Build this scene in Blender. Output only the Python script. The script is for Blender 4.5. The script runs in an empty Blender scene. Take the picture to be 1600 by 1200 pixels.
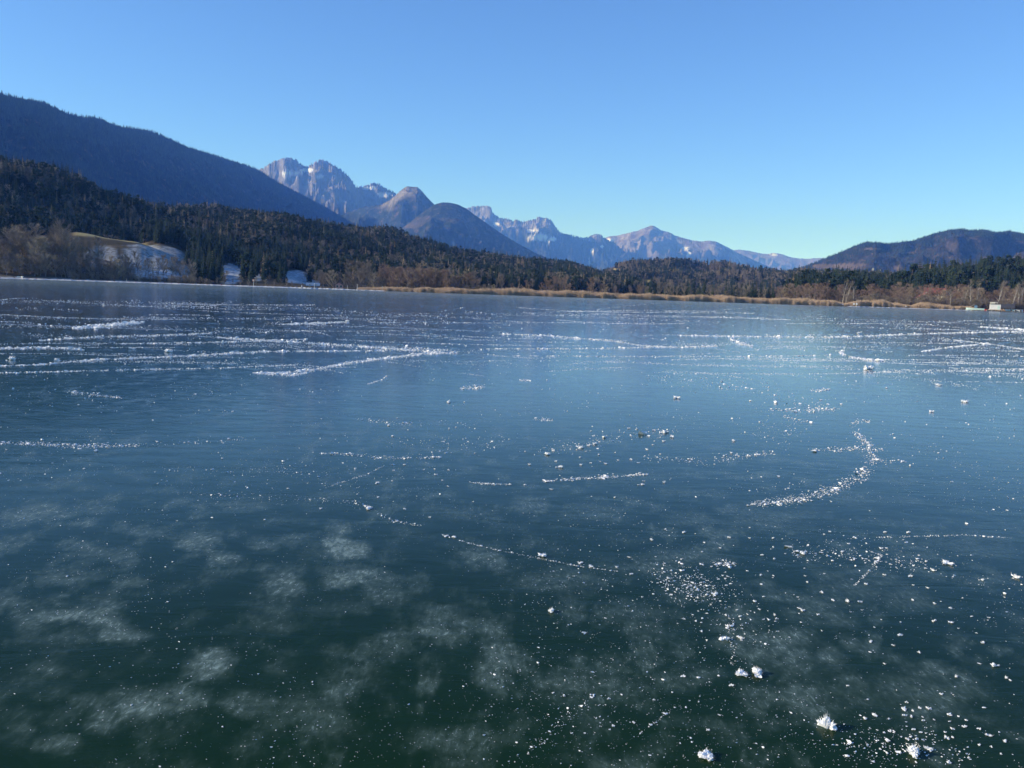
import bpy, math, random
import numpy as np
from mathutils import Vector, Matrix

R = math.radians
sc = bpy.context.scene
COL = sc.collection
rng = np.random.default_rng(7)
random.seed(7)

# ------------------------------------------------------------------ camera
CAM_H = 1.6
FPX = 1414.0                       # focal length in pixels of the 1600 px wide photograph
PITCH = math.atan(143.0 / FPX)
ROLL = math.atan(0.0335)
fwd = np.array([0, math.cos(PITCH), -math.sin(PITCH)])
up0 = np.array([0, math.sin(PITCH), math.cos(PITCH)])
rgt = math.cos(ROLL) * np.array([1.0, 0, 0]) + math.sin(ROLL) * up0
upv = -math.sin(ROLL) * np.array([1.0, 0, 0]) + math.cos(ROLL) * up0
cam_d = bpy.data.cameras.new('camera')
cam = bpy.data.objects.new('camera', cam_d)
COL.objects.link(cam)
cam_d.sensor_width = 36
cam_d.lens = 36 * FPX / 1600
cam_d.clip_start = 0.05
cam_d.clip_end = 90000
m = Matrix(((rgt[0], upv[0], -fwd[0], 0), (rgt[1], upv[1], -fwd[1], 0), (rgt[2], upv[2], -fwd[2], CAM_H), (0, 0, 0, 1)))
cam.matrix_world = m
sc.camera = cam

# ------------------------------------------------------------------ sky, sun, exposure
SUN_AZ, SUN_EL = R(-97), R(20)     # azimuth measured from the view direction (+Y) towards +X
world = bpy.data.worlds.new('World')
sc.world = world
world.use_nodes = True
wn = world.node_tree
for n in list(wn.nodes):
    wn.nodes.remove(n)
sky = wn.nodes.new('ShaderNodeTexSky')
sky.sky_type = 'NISHITA'
sky.sun_disc = False
sky.sun_elevation = SUN_EL
sky.sun_rotation = SUN_AZ
sky.altitude = 560
sky.air_density = 0.6
sky.dust_density = 0.0
sky.ozone_density = 6.5
bg = wn.nodes.new('ShaderNodeBackground')
bg.inputs['Strength'].default_value = 0.15
wo = wn.nodes.new('ShaderNodeOutputWorld')
wn.links.new(sky.outputs[0], bg.inputs[0])
wn.links.new(bg.outputs[0], wo.inputs[0])
sun_d = bpy.data.lights.new('sun', 'SUN')
sun_d.energy = 3.2
sun_d.angle = R(0.53)
sun_d.color = (1.0, 0.93, 0.84)
sun = bpy.data.objects.new('sun', sun_d)
COL.objects.link(sun)
to_sun = Vector((math.cos(SUN_EL) * math.sin(SUN_AZ), math.cos(SUN_EL) * math.cos(SUN_AZ), math.sin(SUN_EL)))
sun.rotation_euler = to_sun.to_track_quat('Z', 'Y').to_euler()
sun.location = (-200, -100, 300)
sc.view_settings.view_transform = 'Standard'
sc.view_settings.look = 'None'
sc.view_settings.exposure = 0.85
sc.view_settings.gamma = 1.0
sc.view_settings.use_curve_mapping = False
sc.cycles.max_bounces = 6
sc.cycles.diffuse_bounces = 2
sc.cycles.glossy_bounces = 2
sc.cycles.volume_bounces = 2
sc.cycles.caustics_reflective = False

# ------------------------------------------------------------------ helpers
def ray(px, py):
    d = fwd + (px - 800) / FPX * rgt - (py - 600) / FPX * upv
    return d / np.linalg.norm(d)

def azel(px, py):                   # pixel -> azimuth, tangent of elevation
    d = ray(px, py)
    return math.atan2(d[0], d[1]), d[2] / math.hypot(d[0], d[1])

def ice(px, py, z=0.0):             # the point of the ice under a pixel
    d = ray(px, py)
    t = (z - CAM_H) / d[2]
    return Vector((d[0] * t, d[1] * t, z))

def proj(x, y, z):                  # world -> pixel, arrays
    v = np.stack([x, y, z - CAM_H], -1)
    w = v @ fwd
    return 800 + FPX * (v @ rgt) / w, 600 - FPX * (v @ upv) / w

def far(px, dist, py=None, z=0.0):  # a point at azimuth of px, ground distance dist
    a, e = azel(px, py if py is not None else 460)
    return Vector((math.sin(a) * dist, math.cos(a) * dist, (CAM_H + e * dist) if py is not None else z))

def hash2(ix, iy, s):
    h = (ix.astype(np.int64) * 374761393 + iy.astype(np.int64) * 668265263 + s * 974634777) & 0xFFFFFFFF
    h = ((h ^ (h >> 13)) * 1274126177) & 0xFFFFFFFF
    return ((h ^ (h >> 16)) & 0xFFFFFF) / float(0xFFFFFF)

def noise(x, y, s=0):               # gradient noise, about -1..1
    x0, y0 = np.floor(x), np.floor(y)
    fx, fy = x - x0, y - y0
    u, v = fx * fx * fx * (fx * (fx * 6 - 15) + 10), fy * fy * fy * (fy * (fy * 6 - 15) + 10)
    def g(ix, iy, dx, dy):
        a = hash2(ix, iy, s) * 2 * np.pi
        return np.cos(a) * dx + np.sin(a) * dy
    n00, n10 = g(x0, y0, fx, fy), g(x0 + 1, y0, fx - 1, fy)
    n01, n11 = g(x0, y0 + 1, fx, fy - 1), g(x0 + 1, y0 + 1, fx - 1, fy - 1)
    return 1.5 * ((n00 * (1 - u) + n10 * u) * (1 - v) + (n01 * (1 - u) + n11 * u) * v)

def fbm(x, y, o=5, s=0, g=0.5):
    t, a = 0, 1.0
    for i in range(o):
        t = t + a * noise(x * 2 ** i, y * 2 ** i, s + i * 17)
        a *= g
    return t

def ridged(x, y, o=6, s=0, g=0.5):
    t, a, w = 0, 1.0, 1.0
    for i in range(o):
        n = 1 - np.abs(noise(x * 2.03 ** i, y * 2.03 ** i, s + i * 31))
        n = n * n * w
        w = np.clip(n * 1.6, 0, 1)
        t = t + a * n
        a *= g
    return t

def sstep(a, b, x):
    t = np.clip((x - a) / (b - a), 0, 1)
    return t * t * (3 - 2 * t)

# ---- materials
def mat(name):
    mt = bpy.data.materials.new(name)
    mt.use_nodes = True
    nt = mt.node_tree
    b = nt.nodes['Principled BSDF']
    return mt, nt, b

def N(nt, typ, **kw):
    n = nt.nodes.new(typ)
    for k, v in kw.items():
        if k.startswith('i_'):
            n.inputs[k[2:].replace('_', ' ')].default_value = v
        else:
            setattr(n, k, v)
    return n

def ramp(nt, pts):
    n = nt.nodes.new('ShaderNodeValToRGB')
    e = n.color_ramp.elements
    while len(e) > 1:
        e.remove(e[-1])
    e[0].position = pts[0][0]
    c = pts[0][1]
    e[0].color = (*c, 1) if len(c) == 3 else c
    for p, c in pts[1:]:
        k = e.new(p)
        k.color = (*c, 1) if len(c) == 3 else c
    return n

def mixc(nt, f, a, b):              # colour mix; f, a, b sockets or values
    n = nt.nodes.new('ShaderNodeMix')
    n.data_type = 'RGBA'
    for sock, v in ((n.inputs[0], f), (n.inputs[6], a), (n.inputs[7], b)):
        if isinstance(v, bpy.types.NodeSocket):
            nt.links.new(v, sock)
        elif isinstance(v, tuple):
            sock.default_value = (*v, 1)
        else:
            sock.default_value = v
    return n.outputs[2]

def mth(nt, op, a, b=0.0, clamp=False):
    n = nt.nodes.new('ShaderNodeMath')
    n.operation = op
    n.use_clamp = clamp
    for sock, v in ((n.inputs[0], a), (n.inputs[1], b)):
        if isinstance(v, bpy.types.NodeSocket):
            nt.links.new(v, sock)
        else:
            sock.default_value = v
    return n.outputs[0]

def attr(nt, name):
    n = nt.nodes.new('ShaderNodeAttribute')
    n.attribute_name = name
    return n.outputs['Fac']

def simple(name, col, rough=0.8, var=0.25, scale=2.0, bump=0.0):
    mt, nt, b = mat(name)
    tc = N(nt, 'ShaderNodeTexCoord')
    nz = N(nt, 'ShaderNodeTexNoise', i_Scale=scale, i_Detail=5.0)
    nt.links.new(tc.outputs['Object'], nz.inputs['Vector'])
    r = ramp(nt, [(0.3, tuple(c * (1 - var) for c in col)), (0.7, tuple(min(1, c * (1 + var)) for c in col))])
    nt.links.new(nz.outputs['Fac'], r.inputs[0])
    nt.links.new(r.outputs[0], b.inputs['Base Color'])
    b.inputs['Roughness'].default_value = rough
    if bump:
        bp = N(nt, 'ShaderNodeBump', i_Strength=bump)
        nt.links.new(nz.outputs['Fac'], bp.inputs['Height'])
        nt.links.new(bp.outputs[0], b.inputs['Normal'])
    return mt

def foliage(name, ca, cb, cc=None, rough=0.85):
    """colour varies from tree to tree (object random) and a little inside the crown"""
    mt, nt, b = mat(name)
    oi = N(nt, 'ShaderNodeObjectInfo')
    r = ramp(nt, [(0.0, ca), (0.6, cb)] + ([(1.0, cc)] if cc else []))
    nt.links.new(oi.outputs['Random'], r.inputs[0])
    tc = N(nt, 'ShaderNodeTexCoord')
    nz = N(nt, 'ShaderNodeTexNoise', i_Scale=0.6, i_Detail=3.0)
    nt.links.new(tc.outputs['Object'], nz.inputs['Vector'])
    v = ramp(nt, [(0.3, (0.65,) * 3), (0.7, (1.3,) * 3)])
    nt.links.new(nz.outputs['Fac'], v.inputs[0])
    mm = N(nt, 'ShaderNodeMix', data_type='RGBA', blend_type='MULTIPLY')
    mm.inputs[0].default_value = 1
    nt.links.new(r.outputs[0], mm.inputs[6])
    nt.links.new(v.outputs[0], mm.inputs[7])
    nt.links.new(mm.outputs[2], b.inputs['Base Color'])
    b.inputs['Roughness'].default_value = rough
    b.inputs['Specular IOR Level'].default_value = 0.15
    return mt

# ---- meshes
class MB:
    """collects vertices and faces of one mesh"""
    def __init__(s):
        s.v, s.f, s.mi, s.m = [], [], [], 0
    def add(s, vs, fs):
        o = len(s.v)
        s.v += [tuple(p) for p in vs]
        s.f += [tuple(i + o for i in f) for f in fs]
        s.mi += [s.m] * len(fs)
    def box(s, c, d, rz=0.0, taper=1.0):
        x, y, z = c
        a, b, h = d[0] / 2, d[1] / 2, d[2] / 2
        cs, sn = math.cos(rz), math.sin(rz)
        vs = []
        for zz, k in ((-h, 1), (h, taper)):
            for xx, yy in ((-a, -b), (a, -b), (a, b), (-a, b)):
                xx, yy = xx * k, yy * k
                vs.append((x + xx * cs - yy * sn, y + xx * sn + yy * cs, z + zz))
        s.add(vs, [(0, 3, 2, 1), (4, 5, 6, 7), (0, 1, 5, 4), (1, 2, 6, 5), (2, 3, 7, 6), (3, 0, 4, 7)])
    def tube(s, p, q, r0, r1, n=5, cap=True):
        p, q = Vector(p), Vector(q)
        d = (q - p).normalized()
        a = d.orthogonal().normalized()
        b = d.cross(a)
        vs = []
        for c, r in ((p, r0), (q, r1)):
            for i in range(n):
                t = 2 * math.pi * i / n
                vs.append(c + (a * math.cos(t) + b * math.sin(t)) * r)
        fs = [(i, (i + 1) % n, n + (i + 1) % n, n + i) for i in range(n)]
        if cap:
            fs += [tuple(range(n))[::-1], tuple(range(n, 2 * n))]
        s.add(vs, fs)
    def mesh(s, name, mats):
        me = bpy.data.meshes.new(name)
        me.from_pydata(s.v, [], s.f)
        for mm in (mats if isinstance(mats, (list, tuple)) else [mats]):
            me.materials.append(mm)
        if any(s.mi):
            me.polygons.foreach_set('material_index', s.mi)
        me.update()
        return me

def link(name, me, parent=None, label=None, cat=None, group=None, kind=None, loc=None):
    o = bpy.data.objects.new(name, me)
    COL.objects.link(o)
    if parent:
        o.parent = parent
    if loc is not None:
        o.location = loc
    if label: o['label'] = label
    if cat: o['category'] = cat
    if group: o['group'] = group
    if kind: o['kind'] = kind
    return o

def grid_mesh(name, X, Y, Z, mats, attrs=None, smooth=True, wrap=False):
    nr, nc = X.shape
    co = np.stack([X, Y, Z], -1).reshape(-1, 3).astype(np.float32)
    me = bpy.data.meshes.new(name)
    i = np.arange(nr - 1)[:, None]
    j = np.arange(nc if wrap else nc - 1)[None, :]
    j2 = (j + 1) % nc
    f = np.stack([i * nc + j, i * nc + j2, (i + 1) * nc + j2, (i + 1) * nc + j], -1).reshape(-1, 4)
    nf = len(f)
    me.vertices.add(len(co))
    me.vertices.foreach_set('co', co.ravel())
    me.loops.add(nf * 4)
    me.loops.foreach_set('vertex_index', f.ravel().astype(np.int32))
    me.polygons.add(nf)
    me.polygons.foreach_set('loop_start', np.arange(nf, dtype=np.int32) * 4)
    me.polygons.foreach_set('loop_total', np.full(nf, 4, dtype=np.int32))
    me.update(calc_edges=True)
    for mm in mats:
        me.materials.append(mm)
    if smooth:
        me.polygons.foreach_set('use_smooth', np.ones(nf, dtype=bool))
    for k, v in (attrs or {}).items():
        a = me.attributes.new(k, 'FLOAT', 'POINT')
        a.data.foreach_set('value', v.reshape(-1).astype(np.float32))
    return me

def scatter(name, pts, scl, rot, protos, pick, mats=(), **kw):
    """one object that instances proto meshes on its points through geometry nodes"""
    me = bpy.data.meshes.new(name)
    me.vertices.add(len(pts))
    me.vertices.foreach_set('co', np.asarray(pts, dtype=np.float32).ravel())
    a = me.attributes.new('scl', 'FLOAT_VECTOR', 'POINT')
    a.data.foreach_set('vector', np.asarray(scl, dtype=np.float32).ravel())
    a = me.attributes.new('rot', 'FLOAT_VECTOR', 'POINT')
    a.data.foreach_set('vector', np.asarray(rot, dtype=np.float32).ravel())
    a = me.attributes.new('pick', 'INT', 'POINT')
    a.data.foreach_set('value', np.asarray(pick, dtype=np.int32))
    me.update()
    o = link(name, me, **kw)
    ng = bpy.data.node_groups.new(name, 'GeometryNodeTree')
    ng.interface.new_socket('Geometry', in_out='INPUT', socket_type='NodeSocketGeometry')
    ng.interface.new_socket('Geometry', in_out='OUTPUT', socket_type='NodeSocketGeometry')
    gi, go = ng.nodes.new('NodeGroupInput'), ng.nodes.new('NodeGroupOutput')
    ip = ng.nodes.new('GeometryNodeInstanceOnPoints')
    jn = ng.nodes.new('GeometryNodeJoinGeometry')
    for p in reversed(protos):
        oi = ng.nodes.new('GeometryNodeObjectInfo')
        oi.inputs['Object'].default_value = p
        oi.inputs['As Instance'].default_value = True
        ng.links.new(oi.outputs['Geometry'], jn.inputs[0])
    ng.links.new(jn.outputs[0], ip.inputs['Instance'])
    ip.inputs['Pick Instance'].default_value = True
    for nm, typ, sock in (('scl', 'FLOAT_VECTOR', 'Scale'), ('rot', 'FLOAT_VECTOR', 'Rotation'), ('pick', 'INT', 'Instance Index')):
        na = ng.nodes.new('GeometryNodeInputNamedAttribute')
        na.data_type = typ
        na.inputs['Name'].default_value = nm
        ng.links.new(na.outputs['Attribute'], ip.inputs[sock])
    ng.links.new(gi.outputs[0], ip.inputs['Points'])
    ng.links.new(ip.outputs[0], go.inputs[0])
    md = o.modifiers.new('scatter', 'NODES')
    md.node_group = ng
    return o

def proto_obj(name, me):            # an unlinked source for scatter()
    return bpy.data.objects.new(name, me)

# ------------------------------------------------------------------ near terrain: shore, hills
def prof(pts):                      # silhouette list (px, py, dist) -> arrays over azimuth
    A = [azel(p[0], p[1]) for p in pts]
    return np.array([a[0] for a in A]), np.array([a[1] for a in A]), np.array([p[2] for p in pts], float)

SHORE = [(-400, 600), (0, 560), (250, 545), (500, 520), (700, 500), (1000, 520), (1300, 560), (1600, 600), (2000, 640)]
_sa = np.array([azel(p[0], 460)[0] for p in SHORE]); _sd = np.array([p[1] for p in SHORE], float)
def shore(az):
    base = np.interp(az, _sa, _sd)
    back = 420 + 60 * np.sin(az * 3)
    k = sstep(0.75, 1.3, np.abs(az))
    return base * (1 - k) + back * k + 2.5 * noise(az * 60, az * 0 + 3.3, 5) + 1.2 * noise(az * 260, az * 0 + 7.3, 6)

# ridge layers: silhouette pixels of the CANOPY, distance of the crest, canopy height, distance where the slope begins (factor between shore and crest)
HILLS = {
 'left': dict(tree=15, start=0.12, pts=[(-500, 200, 800), (-200, 235, 900), (0, 255, 1000), (60, 268, 1060), (120, 286, 1120), (180, 301, 1180), (240, 313, 1240), (300, 326, 1320), (360, 336, 1400), (420, 341, 1480), (500, 349, 1600), (560, 357, 1700), (600, 362, 1780), (640, 377, 1850), (700, 395, 1950), (760, 403, 2050), (800, 409, 2150), (850, 413, 2250), (880, 416, 2300), (920, 424, 2400), (960, 432, 2500), (1010, 445, 2600), (1060, 462, 2700)]),
 'knoll': dict(tree=16, start=0.05, pts=[(170, 440, 700), (200, 372, 760), (215, 350, 790), (250, 340, 830), (285, 346, 850), (330, 362, 860), (380, 378, 870), (420, 390, 870), (455, 401, 860), (480, 414, 850), (495, 436, 820), (505, 450, 800)]),
 'meadow': dict(tree=0, start=0.02, pts=[(-200, 390, 640), (0, 384, 660), (60, 376, 665), (120, 370, 670), (160, 374, 672), (215, 383, 672), (250, 394, 668), (285, 412, 655), (300, 432, 640), (312, 444, 630)]),
 'middle': dict(tree=14, start=0.45, pts=[(880, 450, 2200), (925, 432, 2250), (945, 423, 2300), (962, 413, 2350), (985, 409, 2400), (1010, 408, 2400), (1045, 407, 2400), (1075, 412, 2400), (1100, 414, 2400), (1140, 412, 2350), (1160, 416, 2300), (1185, 421, 2250), (1240, 423, 2200), (1300, 425, 2200), (1400, 430, 2200), (1500, 440, 2200)]),
 'right': dict(tree=20, start=0.12, pts=[(1195, 462, 950), (1225, 436, 960), (1245, 428, 970), (1280, 426, 980), (1320, 427, 980), (1380, 428, 960), (1430, 424, 950), (1460, 416, 950), (1500, 411, 950), (1545, 406, 960), (1575, 404, 970), (1600, 402, 980), (1700, 385, 1000), (1900, 370, 1000), (2300, 350, 1000)]),
}
for k, L in HILLS.items():
    L['az'], L['el'], L['d'] = prof(L['pts'])

def hill(az, r, L):
    D = np.interp(az, L['az'], L['d'])
    el = np.interp(az, L['az'], L['el'])
    H = np.maximum(CAM_H + el * D - L['tree'], 0)
    edge = sstep(L['az'][0] - 0.0, L['az'][0] + 0.03, az) * (1 - sstep(L['az'][-1] - 0.03, L['az'][-1], az))
    H = H * edge
    s = shore(az)
    r0 = s + (D - s) * L['start']
    t = (r - r0) / (D - r0)
    f = np.where(t < 1, np.sin(np.clip(t, 0, 1) * np.pi / 2) ** 1.15, np.exp(-((np.clip(t, 1, 9) - 1) * 1.1) ** 2))
    return H * f

def terrain(az, r):
    x, y = r * np.sin(az), r * np.cos(az)
    s = shore(az)
    h = -1.2 + 1.5 * sstep(-6, 3, r - s) + 1.1 * sstep(3, 60, r - s)
    hs = [hill(az, r, L) for L in HILLS.values()]
    m_ = np.maximum.reduce(hs)
    rough = fbm(x / 160, y / 160, 4, 3) * np.clip(m_ / 40, 0, 1) * 5 + fbm(x / 40, y / 40, 3, 9) * np.clip(m_ / 20, 0, 1) * 1.2
    # forested hill bodies are folded: gullies run down to the lake
    fold = (ridged(x / 420 + 3, y / 420, 3, 41) - 1.0) * np.clip(m_ / 60, 0, 1) * 12
    return h + m_ + rough + fold * (1 - sstep(0.0, 20, hs[2]))

def build_terrain():
    va = np.linspace(R(-36), R(36), 1000)
    oa = np.linspace(R(36), R(324), 260)[1:-1]
    az = np.concatenate([va, oa])
    s = shore(np.where(az > math.pi, az - 2 * math.pi, az))
    azw = np.where(az > math.pi, az - 2 * math.pi, az)
    rel = np.concatenate([[-450, -30, -8], np.linspace(-5, 6, 10), np.linspace(8, 60, 14), np.geomspace(66, 2600, 250), np.geomspace(2800, 60000, 26)])
    rr = np.maximum(s[None, :] + rel[:, None], 5.0)
    AZ = np.broadcast_to(azw[None, :], rr.shape)
    Z = terrain(AZ, rr)
    X, Y = rr * np.sin(AZ), rr * np.cos(AZ)
    px, py = proj(X, Y, Z)
    ok = (np.abs(AZ) < R(36))
    snow = np.zeros_like(Z); mead = np.zeros_like(Z)
    n1 = fbm(X / 18, Y / 18, 4, 77) * 0.5
    # snow covered slope below the meadow, its shade put in by weaker snow weights, and clearings along the left shore
    def blob(cx, cy, ax, ay, rmax, w=1.0):
        d = ((px - cx) / ax) ** 2 + ((py - cy) / ay) ** 2
        return w * (1 - sstep(0.6, 1.15, d + n1)) * ok * (rr < rmax)
    for a in ((235, 404, 62, 22, 700, .55), (160, 398, 30, 14, 700, .45), (285, 425, 18, 14, 700, .6), (152, 412, 14, 9, 700, .7), (358, 428, 22, 17, 760), (376, 420, 14, 12, 760), (404, 433, 10, 6, 700),
              (460, 432, 24, 12, 760), (478, 436, 18, 9, 700), (490, 441, 9, 4, 700), (250, 428, 50, 8, 640)):
        snow = np.maximum(snow, blob(*a))
    mh = hill(AZ, rr, HILLS['meadow'])
    mcrest = np.interp(AZ, HILLS['meadow']['az'], HILLS['meadow']['d'])
    strip = sstep(-34, -22, rr - mcrest) * (1 - sstep(30, 60, rr - mcrest)) * sstep(azel(110, 380)[0], azel(128, 380)[0], AZ) * (1 - sstep(azel(222, 390)[0], azel(236, 390)[0], AZ)) * ok
    mead = np.maximum(mead, strip)
    for a in ((960, 424, 14, 5, 2400), (1015, 441, 16, 4, 2400), (1030, 436, 10, 3, 2400), (485, 418, 8, 3, 900), (750, 425, 12, 3, 2000), (530, 371, 10, 3, 1700)):
        mead = np.maximum(mead, blob(*a))
    snow = snow * (1 - mead)
    # frost and thin snow along the strand
    strand = sstep(-3, 1, rr - s[None, :]) * (1 - sstep(3, 9, rr - s[None, :])) * (0.55 + 0.45 * noise(X / 6, Y / 6, 8)) * (AZ < R(-5))
    snow = np.maximum(snow, strand)
    return grid_mesh('ground', X, Y, Z, [M_ground], dict(snow=snow, meadow=mead), wrap=True)

# ground material
M_ground, nt, b = mat('ground')
tc = N(nt, 'ShaderNodeTexCoord')
nz = N(nt, 'ShaderNodeTexNoise', i_Scale=0.05, i_Detail=8.0, i_Roughness=0.65)
nt.links.new(tc.outputs['Object'], nz.inputs['Vector'])
base = ramp(nt, [(0.3, (0.035, 0.035, 0.02)), (0.5, (0.075, 0.06, 0.035)), (0.7, (0.13, 0.1, 0.06))])
nt.links.new(nz.outputs['Fac'], base.inputs[0])
nz2 = N(nt, 'ShaderNodeTexNoise', i_Scale=0.35, i_Detail=6.0, i_Roughness=0.7)
nt.links.new(tc.outputs['Object'], nz2.inputs['Vector'])
mdw = ramp(nt, [(0.3, (0.3, 0.24, 0.1)), (0.7, (0.5, 0.4, 0.18))])
nt.links.new(nz2.outputs['Fac'], mdw.inputs[0])
snw = ramp(nt, [(0.38, (0.18, 0.19, 0.18)), (0.48, (0.42, 0.46, 0.5)), (0.64, (0.62, 0.67, 0.74))])
nt.links.new(nz2.outputs['Fac'], snw.inputs[0])
c1 = mixc(nt, attr(nt, 'meadow'), base.outputs[0], mdw.outputs[0])
c2 = mixc(nt, attr(nt, 'snow'), c1, snw.outputs[0])
nt.links.new(c2, b.inputs['Base Color'])
b.inputs['Roughness'].default_value = 0.95
b.inputs['Specular IOR Level'].default_value = 0.1
link('ground', build_terrain(), kind='structure')

# ------------------------------------------------------------------ the frozen lake
# white clouds of bubbles frozen into the ice: pixel centre, half sizes, strength
FROST = [(325, 862, 40, 26, .8), (300, 846, 25, 14, .5), (537, 855, 36, 24, .95), (437, 905, 52, 20, .75), (562, 897, 52, 16, .7), (130, 962, 75, 18, .85), (200, 972, 40, 14, .6),
 (60, 800, 60, 14, .6), (20, 812, 30, 12, .5), (160, 790, 30, 10, .35), (380, 790, 40, 12, .35), (330, 1040, 50, 26, .8), (240, 1090, 55, 28, .7), (180, 1120, 38, 30, .55), (70, 1062, 38, 18, .45), (90, 895, 50, 14, .45),
 (215, 905, 34, 12, .4), (60, 970, 40, 24, .4), (735, 875, 44, 16, .45), (770, 882, 24, 15, .5), (620, 925, 40, 20, .3), (690, 985, 60, 30, .45), (800, 1010, 60, 34, .65), (600, 1000, 40, 22, .3), (880, 1075, 90, 44, .38),
 (1000, 960, 60, 30, .25), (1040, 880, 80, 26, .35), (900, 905, 70, 16, .3), (1215, 1012, 75, 26, .65), (1160, 1000, 50, 20, .35), (1280, 950, 60, 26, .3), (1330, 915, 50, 20, .3), (1450, 1080, 90, 40, .3), (1420, 940, 50, 24, .28),
 (700, 1150, 70, 30, .4), (500, 1130, 60, 30, .28), (370, 1110, 50, 18, .4), (430, 1060, 30, 22, .35), (830, 788, 30, 10, .4), (320, 795, 18, 9, .5), (520, 770, 40, 10, .25), (700, 800, 60, 12, .22), (940, 800, 60, 14, .25),
 (1200, 810, 80, 22, .3), (1330, 780, 60, 16, .25), (1080, 810, 40, 14, .25), (100, 1180, 50, 16, .45), (30, 1170, 40, 30, .3), (560, 1060, 50, 20, .3), (1150, 960, 40, 20, .3), (1520, 850, 80, 30, .2), (1430, 870, 60, 18, .25), (980, 1190, 60, 18, .4),
 (1200, 1120, 50, 30, .22), (1320, 1090, 70, 20, .22), (1080, 1060, 50, 26, .28), (760, 1060, 30, 20, .5), (430, 985, 40, 14, .3), (150, 870, 44, 12, .35), (460, 840, 44, 10, .4), (400, 855, 26, 12, .4), (830, 850, 22, 10, .3), (1000, 745, 90, 14, .18), (780, 640, 120, 12, .22), (600, 610, 90, 9, .2)]
def build_ice():
    va = np.linspace(R(-36), R(36), 720)
    oa = np.linspace(R(36), R(324), 130)[1:-1]
    az = np.concatenate([va, oa])
    azw = np.where(az > math.pi, az - 2 * math.pi, az)
    s = shore(azw) + 1.5
    t = np.concatenate([[0.0], np.geomspace(0.004, 1.0, 400)])
    rr = s[None, :] * t[:, None]
    AZ = np.broadcast_to(azw[None, :], rr.shape)
    X, Y = rr * np.sin(AZ), rr * np.cos(AZ)
    Z = np.zeros_like(X)
    front = (Y > 0.8)
    fr = np.zeros_like(X)
    wx = X + 0.10 * fbm(X * 1.6, Y * 1.6, 4, 1); wy = Y + 0.16 * fbm(X * 1.6 + 9, Y * 1.6, 4, 2)
    px, py = proj(wx, np.maximum(wy, 0.5), Z)
    edge = 0.55 * fbm(X * 2.6, Y * 2.6, 5, 33, .6)
    for cx, cy, ax, ay, w in FROST:
        d = np.sqrt(((px - cx) / (ax * 1.05)) ** 2 + ((py - cy) / (ay * 1.15)) ** 2)
        fr = np.maximum(fr, w * np.where(front, 1 - sstep(0.15, 1.25, d + edge), 0))
    # elsewhere on the lake a weaker, random clouding
    wild = sstep(-0.1, 0.9, fbm(X / 0.26, Y / 0.42, 5, 61, .6)) * 0.42 * (0.35 + 0.65 * sstep(-0.5, 0.4, fbm(X / 2.2 + 4, Y / 2.2, 2, 88)))
    fr = np.maximum(fr, wild)
    # a wavy, finely rippled surface
    return grid_mesh('frozen_lake', X, Y, Z, [M_ice], dict(frost=fr), wrap=True)

M_ice, nt, b = mat('lake_ice')
tc = N(nt, 'ShaderNodeTexCoord')
P = tc.outputs['Object']
fa = attr(nt, 'frost')
grain = N(nt, 'ShaderNodeTexNoise', i_Scale=55.0, i_Detail=6.0, i_Roughness=0.75)
nt.links.new(P, grain.inputs['Vector'])
mid = N(nt, 'ShaderNodeTexNoise', i_Scale=7.0, i_Detail=7.0, i_Roughness=0.65)
nt.links.new(P, mid.inputs['Vector'])
g1 = ramp(nt, [(0.42, (0.1,) * 3), (0.66, (1.3,) * 3)])
nt.links.new(grain.outputs['Fac'], g1.inputs[0])
g2 = ramp(nt, [(0.34, (0.3,) * 3), (0.58, (0.95,) * 3)])
nt.links.new(mid.outputs['Fac'], g2.inputs[0])
fil_m = N(nt, 'ShaderNodeMapping')
fil_m.inputs['Scale'].default_value = (1.0, 0.4, 1)
fil_m.inputs['Rotation'].default_value = (0, 0, R(-8))
nt.links.new(P, fil_m.inputs['Vector'])
fil = N(nt, 'ShaderNodeTexNoise', i_Scale=34.0, i_Detail=5.0, i_Roughness=0.7, i_Distortion=0.5)
nt.links.new(fil_m.outputs[0], fil.inputs['Vector'])
g3 = ramp(nt, [(0.40, (0.4,) * 3), (0.58, (0.95,) * 3), (0.68, (2.4,) * 3)])
nt.links.new(fil.outputs['Fac'], g3.inputs[0])
fm = mth(nt, 'MULTIPLY', fa, g2.outputs[0])
fm = mth(nt, 'MULTIPLY', fm, g3.outputs[0])
# thin veils of hoar all over, in wisps
wis = N(nt, 'ShaderNodeTexNoise', i_Scale=0.9, i_Detail=9.0, i_Roughness=0.68, i_Distortion=0.8)
nt.links.new(P, wis.inputs['Vector'])
wr = ramp(nt, [(0.5, (0.0,) * 3), (0.75, (0.07,) * 3)])
nt.links.new(wis.outputs['Fac'], wr.inputs[0])
veil = mth(nt, 'MULTIPLY', wr.outputs[0], g1.outputs[0])
fm = mth(nt, 'ADD', fm, veil, True)
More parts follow.
